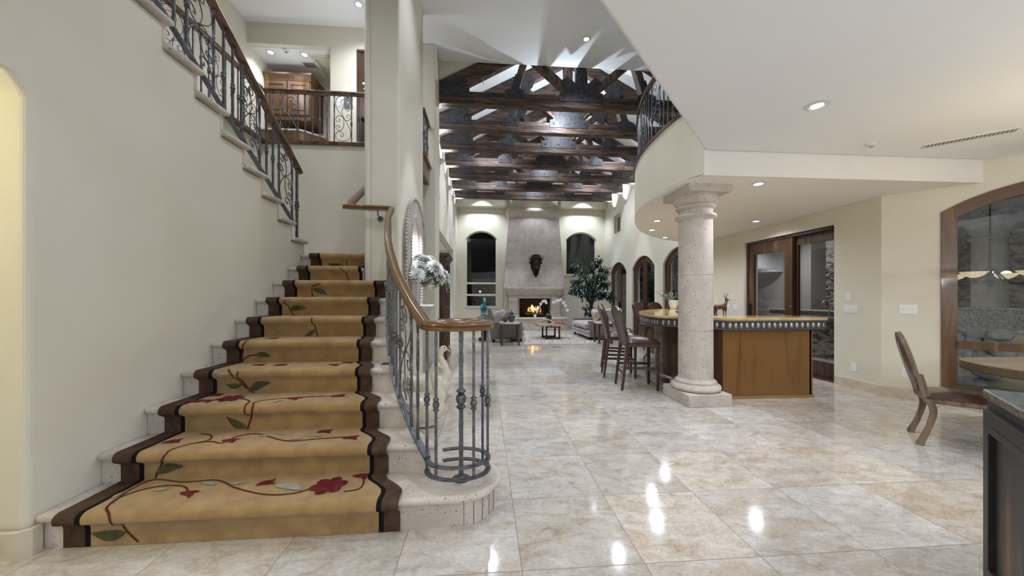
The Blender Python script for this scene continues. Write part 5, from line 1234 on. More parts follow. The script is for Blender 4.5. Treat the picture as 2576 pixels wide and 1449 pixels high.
M().box(-1.2, -1.25, .001, 1.2, 1.25, .012).obj('field', RUGM, t); m = M(); m.slab((0, 0, .013), (1, 0, 0), (0, 1, 0), [(-1.38, -1.42), (1.38, -1.42), (1.38, 1.42), (-1.38, 1.42)], [[(-1.2, -1.25), (1.2, -1.25), (1.2, 1.25), (-1.2, 1.25)]], t=.012); m.obj('border', FRI, t)
t.location.z = .001
# coffee table, side tables
FOSS = mat_stone('petrified_stone', (.36, .27, .16), (.60, .53, .42), pscale=9, amount=.56, rough=.25)
t = thing('coffee_table', 'round petrified stone coffee table on dark square legs', 'table', (2.14, 11.42, .014))
n = 40; m = M(); m.prism([((.50 + .02 * sin(5 * a) + .015 * sin(9 * a + 2)) * cos(a), (.46 + .02 * sin(4 * a + 1)) * sin(a)) for a in [2 * pi * i / n for i in range(n)]], .40, .475); m.obj('tabletop', FOSS, t, bevel=.012, seg=2)
for y, x0 in ((-.26, -.2), (.26, -.24)):
    m = M(); m.box(x0, y - .025, 0, x0 + .05, y + .025, .40); m.box(x0 + .41, y - .025, 0, x0 + .46, y + .025, .40); m.box(x0, y - .025, .0, x0 + .46, y + .025, .05); m.box(x0, y - .025, .36, x0 + .46, y + .025, .40); m.obj('leg_frame', DARKW, t, smooth=False)
m = M(); m.box(.04, -.34, .505 - .014, .30, -.12, .520 - .0); o = m.obj('book', mat('magenta_book_cover', (.42, .03, .16), .4), None, bevel=.002); o.location = (2.16, 11.33, 0.0); o.rotation_euler = (0, 0, .25); tag(o, 'magenta hardback book lying on the coffee table', 'book')
ANT = mat('bleached_driftwood', (.36, .27, .17), .7, col2=(.58, .50, .38), scale=12, bump=.3)
t = thing('antler', 'pale branching antler lying on the coffee table', 'ornament', (1.96, 11.28, .489))
M().tube(smooth_path([(-.30, 0, .03), (-.15, -.04, .09), (.02, -.02, .13), (.15, -.08, .10), (.25, -.12, .025)], 5), .026, 8, scale=[.6 + .4 * sin(pi * i / 20) for i in range(21)]).tube(smooth_path([(-.08, -.03, .10), (-.14, .10, .06), (-.2, .16, .02)], 4), .018, 6).tube(smooth_path([(.06, -.02, .12), (.10, .1, .06), (.08, .2, .018)], 4), .018, 6).sphere((-.30, 0, .035), (.04, .035, .033), 10, 7).obj('beam', ANT, t)
OR_ = mat('orchid_petal', (.86, .86, .82), .5); ORL = mat('orchid_leaf', (.04, .16, .03), .35, col2=(.08, .25, .05), scale=10)
t = thing('orchid', 'white orchid with two arching sprays in a dark pot on the coffee table', 'plant', (2.12, 11.58, .489))
M().lathe([(.06, 0), (.065, .01), (.09, .20), (.095, .24), (.08, .24), (.075, .19)], seg=20).obj('pot', mat('black_pot', (.02, .02, .022), .4), t)
ms, ml, mf = M(), M(), M(); rng = random.Random(4)
SPR = [[(0, 0, .2), (-.02, -.02, .5), (-.16, -.06, .72), (-.36, -.1, .55), (-.46, -.12, .22)], [(0, 0, .2), (.05, .0, .5), (.22, -.05, .74), (.44, -.1, .70), (.60, -.12, .42)]]
for sp in SPR:
    P = smooth_path(sp, 8); ms.tube(P, .004, 5)
    for i in range(13, len(P), 3):
        c = P[i] + Vector((rng.uniform(-.03, .03), rng.uniform(-.04, 0), rng.uniform(-.02, .03)))
        for q in range(5): a = 2 * pi * q / 5 + rng.random(); leaf(mf, c, (cos(a), -.25, sin(a)), .06, .055, up=Vector((0, -1, .2)))
for q in range(9): a = 2 * pi * q / 9; leaf(ml, (0, 0, .22), (cos(a), sin(a), rng.uniform(.4, 1.2)), rng.uniform(.14, .2), .05)
ms.obj('stems', ORL, t); ml.obj('leaves', ORL, t); mf.obj('blossoms', OR_, t)
def side_table(loc, label, wx, wy, h, top):
    t = thing('side_table', label, 'table', loc)
    m = M(); n = 28; m.prism([((wx / 2 + .05) * (abs(cos(a)) ** .5) * (1 if cos(a) > 0 else -1), (wy / 2 + .05) * (abs(sin(a)) ** .5) * (1 if sin(a) > 0 else -1)) for a in [2 * pi * i / n for i in range(n)]], h - .05, h); m.obj('tabletop', top, t, bevel=.006)
    for x in (-wx / 2, wx / 2):
        for y in (-wy / 2, wy / 2): M().box(x - .025, y - .025, 0, x + .025, y + .025, h - .05).obj('leg', DARKW, t, smooth=False)
    m = M(); m.box(-wx / 2, -wy / 2 - .01, h - .09, wx / 2, -wy / 2 + .01, h - .05); m.box(-wx / 2, wy / 2 - .01, h - .09, wx / 2, wy / 2 + .01, h - .05); m.beam((-wx / 2, -wy / 2, .19), (wx / 2, wy / 2, .19), .025, .03); m.beam((wx / 2, -wy / 2, .19), (-wx / 2, wy / 2, .19), .025, .03); m.obj('stretchers', DARKW, t, smooth=False)
    return t
PALE = mat_stone('pale_fossil_slab', (.50, .44, .34), (.72, .68, .60), pscale=10, amount=.6, rough=.22)
side_table((.71, 10.02, 0), 'dark legged side table with pale stone top beside the armchair', .47, .55, .64, PALE)
side_table((3.44, 10.12, 0), 'dark legged side table with pale stone top beside the loveseat', .36, .42, .62, PALE)
JAR = mat('dark_pewter_jar', (.035, .036, .04), .35, col2=(.07, .07, .075), scale=14, coat=.2)
def jar(loc, label, s_=1.0):
    t = thing('ginger_jar', label, 'jar', loc)
    M().lathe([(r * s_, z * s_) for r, z in [(.06, 0), (.068, .01), (.062, .03), (.075, .06), (.098, .11), (.10, .15), (.085, .185), (.058, .20), (.056, .215)]], seg=28).obj('body', JAR, t, angle=50)
    M().lathe([(r * s_, z * s_) for r, z in [(.062, .213), (.064, .222), (.06, .25), (.05, .275), (.02, .292), (.012, .30), (.02, .312), (.018, .325), (.006, .335)]], seg=28).obj('lid', JAR, t, angle=50)
jar((.76, 9.95, .64), 'dark lidded ginger jar on the side table by the armchair', 1.0)
jar((3.50, 10.06, .62), 'dark lidded jar on the side table by the loveseat', .85)
m = M(); rng = random.Random(6); m.sphere((0, 0, .075), .075, 20, 14); m.v = [tuple(Vector(v) * 1 + Vector((rng.uniform(-.004, .004),) * 3)) for v in m.v]; o = m.obj('moss_ball', mat('green_moss', (.05, .075, .012), .95, col2=(.12, .15, .03), scale=40, bump=.8, bscale=120), None); o.location = (.585, 9.97, .636); tag(o, 'green moss ball next to the ginger jar', 'ornament')
# console with the horse
t = thing('console_table', 'grey stone topped console on a dark square pedestal behind the armchair', 'table', (-.02, 11.12, 0))
M().box(-.19, -.3, .70, .19, .3, .755).obj('tabletop', mat_stone('grey_slab', (.30, .28, .25), (.42, .40, .36), rough=.4), t, bevel=.005)
m = M(); m.box(-.08, -.14, .06, .08, .14, .70); m.box(-.15, -.22, 0, .15, .22, .06); m.obj('pedestal', BLK, t, smooth=False)
TURQ = mat('turquoise_glaze', (.01, .20, .25), .22, col2=(.03, .34, .38), scale=9, coat=.6)
t = thing('horse_statue', 'turquoise glazed horse statue on the console', 'statue', (-.02, 11.12, .755), rz=-1.42)
B = [('c', [((-.14, 0, .29), .085), ((0, 0, .285), .075), ((.11, 0, .30), .082)]), ('c', [((.13, 0, .34), .062), ((.17, 0, .43), .048), ((.17, 0, .49), .042)]), ('c', [((.17, 0, .51), .045), ((.235, 0, .475), .030), ((.27, 0, .445), .026)]), ('c', [((.155, .02, .54), .012), ((.15, .022, .58), .006)]), ('c', [((.155, -.02, .54), .012), ((.15, -.022, .58), .006)]), ('c', [((-.22, 0, .31), .03), ((-.27, 0, .25), .022), ((-.27, 0, .18), .012)])]
for x, y in ((-.155, .045), (-.155, -.045), (.12, .045), (.12, -.045)):
    k = -.03 if x < 0 else .012; B.append(('c', [((x, y, .25), .05 if x < 0 else .04), ((x + k * .3, y, .15), .022), ((x + k, y, .09), .017), ((x + k * .4, y, .03), .016), ((x + k * .6 + .01, y, .012), .024)]))
blob('body', B, TURQ, t, .009, 3)
M().box(-.2, -.09, 0, .2, .09, .014).obj('base', TURQ, t, bevel=.004)
M().tube(smooth_path([(.11, 0, .40), (.125, 0, .47), (.135, 0, .54), (.17, 0, .56)], 4), .016, 7).obj('mane', TURQ, t)

# potted tree
TREE = mat('dark_glossy_leaf', (.010, .036, .030), .25, col2=(.035, .085, .075), scale=9, coat=.3)
t = thing('potted_tree', 'tall leafy tree in a dark pot in the corner by the arched window', 'plant', (4.20, 13.75, 0))
M().lathe([(.2, 0), (.22, .02), (.27, .38), (.28, .42), (.25, .42), (.24, .36)], seg=24).obj('pot', DARKW, t)
rng = random.Random(21); ms, ml = M(), M()
def clump(c, r, n, ln=.165, squash=.75):
    for q in range(n):
        d = Vector((rng.gauss(0, 1), rng.gauss(0, 1), rng.gauss(0, .8))).normalized(); p = Vector(c) + Vector((d.x * r, d.y * r, d.z * r * squash)) * rng.uniform(.4, 1); leaf(ml, p, d * .7 + Vector((0, 0, -.45)) + Vector((rng.uniform(-.4, .4), rng.uniform(-.4, .4), 0)), rng.uniform(.7, 1.2) * ln, .065)
CL = [((-.05, 0, 2.05), .42), ((-.42, -.05, 2.35), .28), ((-.50, 0, 1.75), .32), ((.35, 0, 2.2), .35), ((.52, .05, 1.9), .30), ((.18, 0, 2.65), .16), ((.28, 0, 2.82), .13), ((-.55, .1, 2.62), .15), ((-.72, 0, 1.62), .2), ((.62, -.05, 1.50), .26), ((.78, 0, 1.35), .17), ((.10, 0, 1.65), .35), ((-.25, 0, 1.45), .28), ((.5, -.1, 2.45), .2), ((-.62, 0, 2.0), .2), ((.35, 0, 1.5), .25), ((.0, 0, .72), .26), ((-.15, -.05, .95), .17), ((.2, 0, .62), .2)]
for c, r in CL:
    c = (c[0], c[1] * 1.4, c[2]); clump(c, r, int(95 * (r / .3) ** 1.6) + 20)
    if c[2] > 1.2: ms.tube(smooth_path([(rng.uniform(-.03, .03), 0, .42), (c[0] * .12, 0, 1.15), (c[0] * .6, c[1] * .6, c[2] - r * .6), c], 4), .017, 6)
for q in range(3): ms.tube(smooth_path([(-.05 + .05 * q, .02 * q, .38), (.05 - .05 * q, 0, .9), (-.03 + .04 * q, 0, 1.5), (.05 * (q - 1), 0, 2.0)], 4), .028, 7)
ms.obj('trunk', mat('bark', (.05, .035, .022), .85), t); ml.obj('foliage', TREE, t)
# ================================================================== ROOF TRUSSES
TY = [7.28, 8.425, 9.57, 10.715, 11.86, 13.0, 14.15]; TZ = 5.255
def truss(label):
    t = thing('roof_truss', label, 'roof truss', group='timber trusses across the great room')
    H = 3.17; ch = .262; dp = .17
    M().box(-H, 0, 0, H, dp, ch).obj('bottom_chord', BEAM, t, bevel=.015)
    def zr(x): return .425 + SL * (2.966 - abs(x))
    for s_ in (-1, 1):
        m = M(); m.slab((0, .01, 0), (1, 0, 0), (0, 0, 1), [(s_ * H, ch - .04), (s_ * H, zr(H) - .0), (0, zr(0)), (0, zr(0) - .30), (s_ * 2.62, ch - .02)], t=.15); m.obj('rafter', BEAM, t, bevel=.012)
        m = M(); m.beam((s_ * .14, .085, ch), (s_ * 1.12, .085, zr(1.12) - .30), .14, .17, up=(0, 1, 0)); m.obj('strut', BEAMZ, t, bevel=.01)
        m = M(); m.beam((s_ * 1.40, .085, ch), (s_ * 1.16, .085, zr(1.16) - .30), .14, .17, up=(0, 1, 0)); m.obj('post', BEAMZ, t, bevel=.01)
    M().box(-.11, .02, ch - .02, .11, .15, zr(0) - .2).obj('king_post', BEAMZ, t, bevel=.01)
    def plate(outline, bolts):
        m = M(); m.slab((0, -.012, 0), (1, 0, 0), (0, 0, 1), outline, t=.012)
        for x, z in bolts:
            m.lathe([(.022, 0), (.022, .006), (.015, .014), (.004, .018)], (0, 0, 0), 10); k = len(m.v) - 40
            for q in range(k, len(m.v)): v = m.v[q]; m.v[q] = (x + v[0], -.012 - v[2], z + v[1])
        m.obj('gusset_plate', PLATE, t, angle=40)
    for s_ in (-1, 1):
        plate([(s_ * 2.95, .16), (s_ * 2.32, .16), (s_ * 2.32, .33), (s_ * 2.52, .30), (s_ * 2.36, .46), (s_ * 2.48, .60), (s_ * 2.95, .37)], [(s_ * 2.86, .23), (s_ * 2.64, .23), (s_ * 2.41, .23), (s_ * 2.60, .42), (s_ * 2.46, .50)])
        plate([(s_ * 1.60, .14), (s_ * 1.20, .14), (s_ * 1.20, .32), (s_ * 1.30, .36), (s_ * 1.23, .62), (s_ * 1.38, .65), (s_ * 1.47, .36), (s_ * 1.60, .32)], [(s_ * 1.53, .23), (s_ * 1.27, .23), (s_ * 1.33, .54)])
        plate([(s_ * .98, zr(.98) - .08), (s_ * .80, zr(.8) - .30), (s_ * .88, zr(.88) - .46), (s_ * 1.02, zr(1.02) - .52), (s_ * 1.24, zr(1.24) - .50), (s_ * 1.36, zr(1.36) - .12)], [(s_ * 1.1, zr(1.1) - .16), (s_ * .92, zr(.92) - .36), (s_ * 1.15, zr(1.15) - .42)])
    plate([(-.46, .14), (.46, .14), (.46, .32), (.30, .36), (.45, .55), (.30, .66), (.13, .52), (.11, .80), (-.11, .80), (-.13, .52), (-.30, .66), (-.45, .55), (-.30, .36), (-.46, .32)], [(-.36, .23), (0, .23), (.36, .23), (-.31, .54), (.31, .54), (0, .70)])
    return t
WHO = ['timber truss nearest the viewer, under the edge of the flat ceiling', 'second timber truss counting back from the flat ceiling', 'third timber truss counting back from the flat ceiling', 'middle one of the seven timber trusses', 'third timber truss counting from the fireplace', 'second timber truss counting from the fireplace', 'timber truss closest to the fireplace wall']
tr = truss(WHO[0]); tr.location = (XC, TY[0], TZ)
for y, lb in zip(TY[1:], WHO[1:]): dup(tr, (XC, y, TZ), label=lb)
# wall uplights under every truss end
SCM = mat('white_sconce', (.72, .72, .70), .4)
def sconce(label):
    t = thing('uplight_sconce', label, 'wall light', group='uplights below the trusses')
    # local +x points away from the wall
    m = M(); n = 12; vs = []; fs = []
    for i in range(6):
        f = i / 5; r = .05 + .075 * f ** .6; z = -.05 + .07 * f
        for k in range(n + 1): a = -pi / 2 + pi * k / n; vs.append((r * cos(a) * 1.0, r * sin(a) * 1.25, z))
    for i in range(5):
        for k in range(n): fs.append((i * (n + 1) + k, i * (n + 1) + k + 1, (i + 1) * (n + 1) + k + 1, (i + 1) * (n + 1) + k))
    fs.append(tuple(range(n + 1))[::-1]); m.add(vs, fs); m.box(0, -.06, -.045, .012, .06, .02); m.obj('bowl', SCM, t, angle=60)
    M().lathe([(.03, .0), (.03, .012)], (.055, 0, .004), 10).obj('lamp', BULB, t)
    return t
sc0 = None
ORD = ['first from the viewer', 'second from the viewer', 'third from the viewer', 'fourth from the viewer', 'third from the fireplace', 'second from the fireplace', 'nearest the fireplace']
for side, xw, rz in (('armoire', -1.17, 0.), ('arched door', RW, pi)):
    for k, y in enumerate(TY):
        y += .1
        lb = 'white bowl uplight on the %s side wall, %s' % (side, ORD[k])
        if side == 'arched door' and k < 3: continue
        if sc0 is None: sc0 = sconce(lb); sc0.location = (xw, y, 4.98); sc0.rotation_euler = (0, 0, rz)
        else: dup(sc0, (xw, y, 4.98), rz, lb)
        spot((xw + (.085 if rz == 0 else -.085), y, 5.02), 55, (xw + (.03 if rz == 0 else -.03) * 6, y, 7.5), 125, .9, .03, COOL, 'uplight_bulb')
# ================================================================== CEILING FIXTURES
RIMW = mat('white_trim_ring', (.74, .74, .72), .4)
def can(label, r=.085):
    t = thing('recessed_light', label, 'recessed light', group='recessed ceiling lights')
    M().lathe([(r, -.004), (r, -.001), (r * .95, .002), (r * .62, -.0), (r * .60, .004)][::-1], seg=28).lathe([(r * 1.0, -.006), (r * .72, -.010), (r * .70, -.002), (r * 1.0, -.001)], seg=28).obj('trim_ring', RIMW, t, angle=60)
    M().lathe([(r * .55, -.007), (r * .55, -.003)], seg=24).obj('lamp', BULB, t)
    return t
CANS = [((2.837, 2.833, ZN), 'recessed light in the diagonal edged ceiling'), ((3.289, 4.04, ZS), 'recessed light in the soffit just in front of the column'), ((4.846, 6.008, ZS), 'recessed light in the soffit above the sliding door'), ((3.065, 6.114, ZS), 'recessed light in the soffit nearest its curved edge'), ((3.373, 6.944, ZS), 'recessed light in the soffit, middle of the curved row'), ((4.091, 7.787, ZS), 'recessed light in the soffit, last of the curved row by the column'), ((1.879, 6.45, ZH), 'recessed light in the high flat hall ceiling'), ((-2.17, 6.35, 6.4), 'bright recessed light in the stairwell ceiling'), ((-4.06, 7.12, 6.0), 'recessed light over the upstairs cabinet nearer the side wall'), ((-3.45, 7.14, 6.0), 'recessed light over the upstairs cabinet nearer the hatch'), ((-.23, 8.1, 6.42), 'small recessed light in the vault above the first truss')]
c0 = None
for p, lb in CANS[:-1]:
    if c0 is None: c0 = can(lb); c0.location = p
    else: dup(c0, p, label=lb)
spot((2.837, 2.833, ZN - .02), 45, ang=150); 
for p in ((3.289, 4.04), (4.846, 6.008), (3.065, 6.114), (3.373, 6.944), (4.091, 7.787)): spot((p[0], p[1], ZS - .02), 54, ang=155)
spot((1.879, 6.45, ZH - .02), 130, ang=120); spot((-2.17, 6.35, 6.37), 50, ang=140)
spot((-4.06, 7.12, 5.98), 26, ang=130); spot((-3.45, 7.14, 5.98), 26, ang=130)
def disc(name, p, label, cat, r=.05, m_=RIMW):
    m = M(); m.lathe([(r, 0), (r, -.008), (r * .8, -.022), (r * .3, -.026)][::-1], seg=20); m.lathe([(r * .35, -.04), (r * .35, -.026)], seg=12, m=1); o = m.obj(name, [m_, CHR], None, angle=40); o.location = p; return tag(o, label, cat)
disc('smoke_detector', (-3.74, 6.93 + .12, 6.0), 'round detector in the alcove ceiling upstairs', 'detector', .06)
disc('sprinkler_head', (4.131, 3.50, ZN), 'small sprinkler head in the near ceiling by the dropped beam', 'sprinkler', .045)
def grille(name, c, ux, uy, w, h, nsl, label, nrm, frame=.02):
    """louvred vent in the plane (ux, uy), facing nrm"""
    ux, uy, nrm = Vector(ux), Vector(uy), Vector(nrm); c = Vector(c); t = thing(name, label, 'air vent', c, wb=True)
    m = M(); o = c + nrm * .008; nn = ux.cross(uy); sg = 1 if nn.dot(nrm) > 0 else -1
    m.slab(o, ux, uy, [(-w / 2, -h / 2), (w / 2, -h / 2), (w / 2, h / 2), (-w / 2, h / 2)], [[(-w / 2 + frame, -h / 2 + frame), (w / 2 - frame, -h / 2 + frame), (w / 2 - frame, h / 2 - frame), (-w / 2 + frame, h / 2 - frame)]], t=.008 * sg); m.obj('frame', PL if name == 'wall_vent' else RIMW, t, smooth=False)
    m = M(); m.slab(c + nrm * .001, ux, uy, [(-w / 2 + frame, -h / 2 + frame), (w / 2 - frame, -h / 2 + frame), (w / 2 - frame, h / 2 - frame), (-w / 2 + frame, h / 2 - frame)], t=.001 * sg); m.obj('backing', mat('vent_dark', (.16, .14, .11), .8), t, smooth=False)
    m = M()
    for k in range(nsl): x = -w / 2 + frame + (w - 2 * frame) * (k + .5) / nsl; m.obox(c + ux * x + nrm * .005, (ux + nrm * .7, uy, nrm - ux * .7), ((w - 2 * frame) / nsl * .22, h / 2 - frame, .0012))
    m.obj('louvres', RIMW, t, smooth=False)
dv = Vector((.78, -.62, 0)).normalized(); dv = Vector((.66, .75, 0)).normalized()
grille('ceiling_vent', (4.98, 3.30, ZN), (.707, -.707, 0), (.707, .707, 0), .62, .13, 22, 'long louvred air vent in the near ceiling', (0, 0, -1), .012)
grille('ceiling_vent', (-3.50, 7.45, 6.0), (1, 0, 0), (0, 1, 0), .26, .2, 9, 'small louvred air vent in the alcove ceiling upstairs', (0, 0, -1))
for y, z, lb in ((9.3, 4.03, 'cream wall vent high over the armoire, closest to the pier'), (10.5, 4.08, 'cream wall vent second along from the pier'), (12.6, 4.02, 'cream wall vent third along from the pier'), (13.6, 3.9, 'cream wall vent closest to the fireplace wall')):
    grille('wall_vent', (-1.17, y, z), (0, 1, 0), (0, 0, 1), .36, .26, 5, lb, (1, 0, 0), .012)
m = M(); m.box(-.12, -.03, 0.0005, .12, .03, .004); m.box(-.11, -.02, .004, .11, .02, .0045, 1); o = m.obj('floor_vent', [IRD, BLK], None, smooth=False); o.location = (1.93, 9.40, 0); tag(o, 'small dark floor outlet plate in front of the rug', 'floor outlet')
# adjustable lamp head over the first truss
t = thing('spotlight', 'small white spotlight fixed on the first truss', 'spotlight', (-.02, 7.36, 6.06)); M().tube([(0, 0, -.35), (0, 0, -.05)], .008, 6).lathe([(.02, -.03), (.045, .0), (.05, .06), (.045, .065)], seg=14).obj('lamp_head', RIMW, t); M().lathe([(.04, .066), (.04, .068)], seg=14).obj('lamp', BULB, t)
# ================================================================== WALL PLATES
def plate(name, c, u, n, w, h, label, cat, kind='rocker', gangs=1):
    u, n = Vector(u), Vector(n); c = Vector(c); t = thing(name, label, cat, c, wb=True); z = Vector((0, 0, 1))
    M().obox(c + n * .003, (u, z, n), (w / 2, h / 2, .003)).obj('cover_plate', WHT, t, bevel=.002)
    if kind == 'rocker':
        for g in range(gangs): M().obox(c + n * .007 + u * ((g - (gangs - 1) / 2) * w / gangs * .92), (u, z, n), (.016, .032, .003)).obj('rocker', WHT, t, bevel=.001)
    elif kind == 'outlet':
        for s_ in (-1, 1):
            q = c + n * .006 + z * (.022 * s_); m = M(); m.obox(q, (u, z, n), (.016, .014, .002), 0)
            for k in (-1, 1): m.obox(q + u * (.006 * k) + n * .0015 + z * .003, (u, z, n), (.0013, .004, .001), 1)
            m.obox(q - z * .006 + n * .0015, (u, z, n), (.0022, .0022, .001), 1); m.obj('socket', [WHT, BLK], t, smooth=False)
XN = (-1, 0, 0); YU = (0, 1, 0)
plate('thermostat', (RW, 4.835, 1.33), YU, XN, .075, .12, 'white blank plate above the switches right of the sliding door', 'thermostat', 'none')
plate('light_switch', (RW, 4.80, 1.15), YU, XN, .20, .12, 'white four gang switch plate right of the sliding door', 'switch', gangs=4)
plate('wall_plate', (RW, 4.76, .315), YU, XN, .085, .12, 'white blank wall plate low beside the baseboard', 'wall plate', 'none')
plate('light_switch', (RW, 7.30, 1.33), YU, XN, .075, .12, 'white single switch plate behind the bar, the highest of three', 'switch')
plate('light_switch', (RW, 7.42, 1.11), YU, XN, .075, .12, 'white narrow switch plate behind the bar, nearest the column', 'switch')
plate('light_switch', (RW, 7.20, 1.11), YU, XN, .12, .12, 'white double switch plate behind the bar beside the sliding door', 'switch', gangs=2)
plate('light_switch', w45(.242, 1.167), D45, N45, .165, .12, 'white three gang switch plate left of the big arched window', 'switch', gangs=3)
plate('wall_outlet', w45(.228, .335), D45, N45, .075, .12, 'white power outlet low behind the dining chair', 'outlet', 'outlet')
plate('wall_outlet', (-1.02, 6.8, 1.10), (1, 0, 0), (0, -1, 0), .075, .12, 'white wall plate on the pier behind the niche sill', 'outlet', 'none')
plate('thermostat', (-2.70, 6.9, 5.02), (1, 0, 0), (0, -1, 0), .12, .22, 'white thermostat on the gallery wall', 'thermostat')
t = thing('intercom', 'grey metal intercom plate beside the gallery door', 'intercom', (-2.53, 6.9, 5.0), wb=True); M().box(-2.62, 6.89, 4.86, -2.46, 6.9, 5.18).obj('plate', CHR, t, bevel=.003); M().lathe([(.02, 0), (.02, .012)], (-2.55, 6.885, 5.06), 12).obj('button', mat('red_button', (.4, .03, .03), .4), t); M().lathe([(.02, 0), (.02, .012)], (-2.54, 6.885, 4.96), 12).obj('knob', WHT, t)
# ================================================================== UPSTAIRS CABINETS
t = thing('upper_cabinet', 'cherry wood wall cabinet with two raised panel doors in the upstairs alcove', 'cabinet', (-3.93, 7.7, 4.88), wb=True)
cx0, cx1, cy0, cy1 = -4.345, -3.47, 7.42, 7.975
M().box(cx0, cy0, 4.93, cx1, cy1, 5.66).obj('carcass', CABW, t, bevel=.004)
m = M(); m.sweep([(cx0, cy0, 5.64), (cx1, cy0, 5.64), (cx1, cy1, 5.64)], [(0, 0), (.012, 0), (.02, .03), (.055, .08), (.07, .095), (.07, .13), (0, .13)]); m.box(cx0, cy0, 5.7, cx1, cy1, 5.77); m.obj('crown', CABW, t, smooth=False)
m = M(); m.box(cx0, cy0 - .004, 4.86, cx1 + .005, cy1, 4.935); m.obj('light_rail', CABW, t, bevel=.006)
for k in range(2):
    x0 = cx0 + .02 + k * .425; x1 = x0 + .41; m = M()
    m.slab((0, cy0 - .022, 0), (1, 0, 0), (0, 0, 1), [(x0, 4.96), (x1, 4.96), (x1, 5.63), (x0, 5.63)], [[(x0 + .07, 5.03), (x1 - .07, 5.03), (x1 - .07, 5.56), (x0 + .07, 5.56)]], t=.022); m.box(x0 + .05, cy0 - .008, 5.0, x1 - .05, cy0, 5.6)
    m.slab((0, cy0 - .018, 0), (1, 0, 0), (0, 0, 1), [(x0 + .095, 5.055), (x1 - .095, 5.055), (x1 - .095, 5.535), (x0 + .095, 5.535)], t=.012); d_ = m.obj('door', CABW, t, smooth=False, bevel=.006)
    xk = x1 - .03 if k == 0 else x0 + .03; m = M(); m.lathe([(.006, 0), (.013, .012), (.009, .02)], (0, 0, 0), 10); m.v = [(xk + v[0], cy0 - .022 - v[2], 5.02 + v[1]) for v in m.v]; m.obj('knob', CHR, d_)
t = thing('base_cabinet', 'cherry wood base cabinet with pale counter in the upstairs alcove', 'cabinet', (-3.9, 7.6, ZG), wb=True)
bp_ = [(-4.345, 7.32), (-3.62, 7.32), (-3.30, 7.62), (-3.30, 7.975), (-4.345, 7.975)]
M().prism(bp_, ZG + .01, 4.60).obj('carcass', CABW, t, bevel=.004)
M().prism([(-4.345, 7.29), (-3.61, 7.29), (-3.27, 7.61), (-3.27, 7.975), (-4.345, 7.975)], 4.60, 4.635).obj('counter', mat('cream_counter', (.62, .58, .50), .25), t, bevel=.005)
for k in range(2):
    x0 = -4.33 + k * .36; x1 = x0 + .345; m = M()
    for z0, z1 in ((ZG + .08, 4.42), (4.44, 4.58)): m.slab((0, 7.302, 0), (1, 0, 0), (0, 0, 1), [(x0, z0), (x1, z0), (x1, z1), (x0, z1)], [[(x0 + .04, z0 + .03), (x1 - .04, z0 + .03), (x1 - .04, z1 - .03), (x0 + .04, z1 - .03)]], t=.018)
    m.box(x0 + .03, 7.31, ZG + .1, x1 - .03, 7.32, 4.57); m.obj('door', CABW, t, smooth=False)
t = thing('decorative_plate', 'round copper coloured dish standing on the upstairs counter', 'plate', (-3.76, 7.85, 4.635)); m = M(); m.lathe([(.03, 0), (.12, .006), (.17, .02), (.175, .026), (.12, .014), (.02, .008)], seg=28); R1 = Matrix.Rotation(radians(76), 3, 'X'); m.v = [tuple(R1 @ Vector(v) + Vector((0, 0, .17))) for v in m.v]; m.obj('dish', mat('copper_dish', (.30, .16, .08), .35, .6, col2=(.45, .38, .30), scale=18), t)
# ================================================================== CHANDELIER over the dining table (its glow is mirrored in the arched window)
AMB = mat_emit('alabaster_glow', (1, .82, .52), 8.0)
t = thing('chandelier', 'iron chandelier with glowing alabaster bowls over the dining table', 'chandelier', (4.84, 1.92, 1.55))
m = M(); m.tube([(0, 0, .0), (0, 0, 1.41)], .008, 8); m.lathe([(.02, -.06), (.05, -.03), (.06, 0), (.035, .04), (.02, .1), (.03, .2), (.015, .3), (.02, .42), (.008, .5)], seg=16); m.obj('stem', IRD, t, angle=50)
m = M(); m.lathe([(.03, 1.37), (.07, 1.39), (.07, 1.412)], seg=16); m.obj('ceiling_rose', IRD, t)
for k in range(6):
    a = 2 * pi * k / 6 + .25; ca, sa = cos(a), sin(a)
    M().tube(smooth_path([(.02 * ca, .02 * sa, .25), (.18 * ca, .18 * sa, .02), (.36 * ca, .36 * sa, -.03), (.52 * ca, .52 * sa, .06)], 6), .010, 7).obj('arm', IRD, t)
    M().lathe([(.03, .0), (.09, .03), (.14, .085), (.145, .09), (.12, .075), (.02, .02)], (.52 * ca, .52 * sa, .07), 24).obj('bowl', AMB, t)
point((4.84, 1.92, 1.72), 34, .03, (1, .9, .74), 'chandelier_glow')
# ================================================================== PATIO beyond the glass
PST = mat('rough_patio_stone', (.05, .036, .028), .9, col2=(.34, .27, .215), scale=4.5, detail=9, stretch=(1, 1, 2.2), bump=1., bscale=9, dist=.8, contrast=(.38, .62))
PGR = mat('speckled_granite', (.10, .095, .09), .25, col2=(.40, .37, .33), scale=45, detail=2)
PPL = mat('patio_plaster', (.36, .31, .27), .85)
PFL = mat('patio_concrete', (.30, .30, .30), .6, col2=(.38, .38, .37), scale=3)
PDK = mat('night_hedge', (.006, .008, .010), .9)
def ext(name, m, mt, label, cat, **k): return tag(m.obj(name, mt, None, **k), label, cat, kind='structure')
m = M(); m.box(5.7, -2, -.04, 14, 17, -.02); ext('floor_patio', m, PFL, 'grey concrete patio floor beyond the glass', 'patio')
m = M(); m.box(10.4, -3, 0, 10.8, 17, 4.2); m.box(5.7, 16.4, 0, 12.6, 16.8, 4.2); m.box(9, -3.4, 0, 14, -3, 4.2); ext('wall_patio', m, PST, 'rough stone patio wall beyond the glass', 'wall', smooth=False)
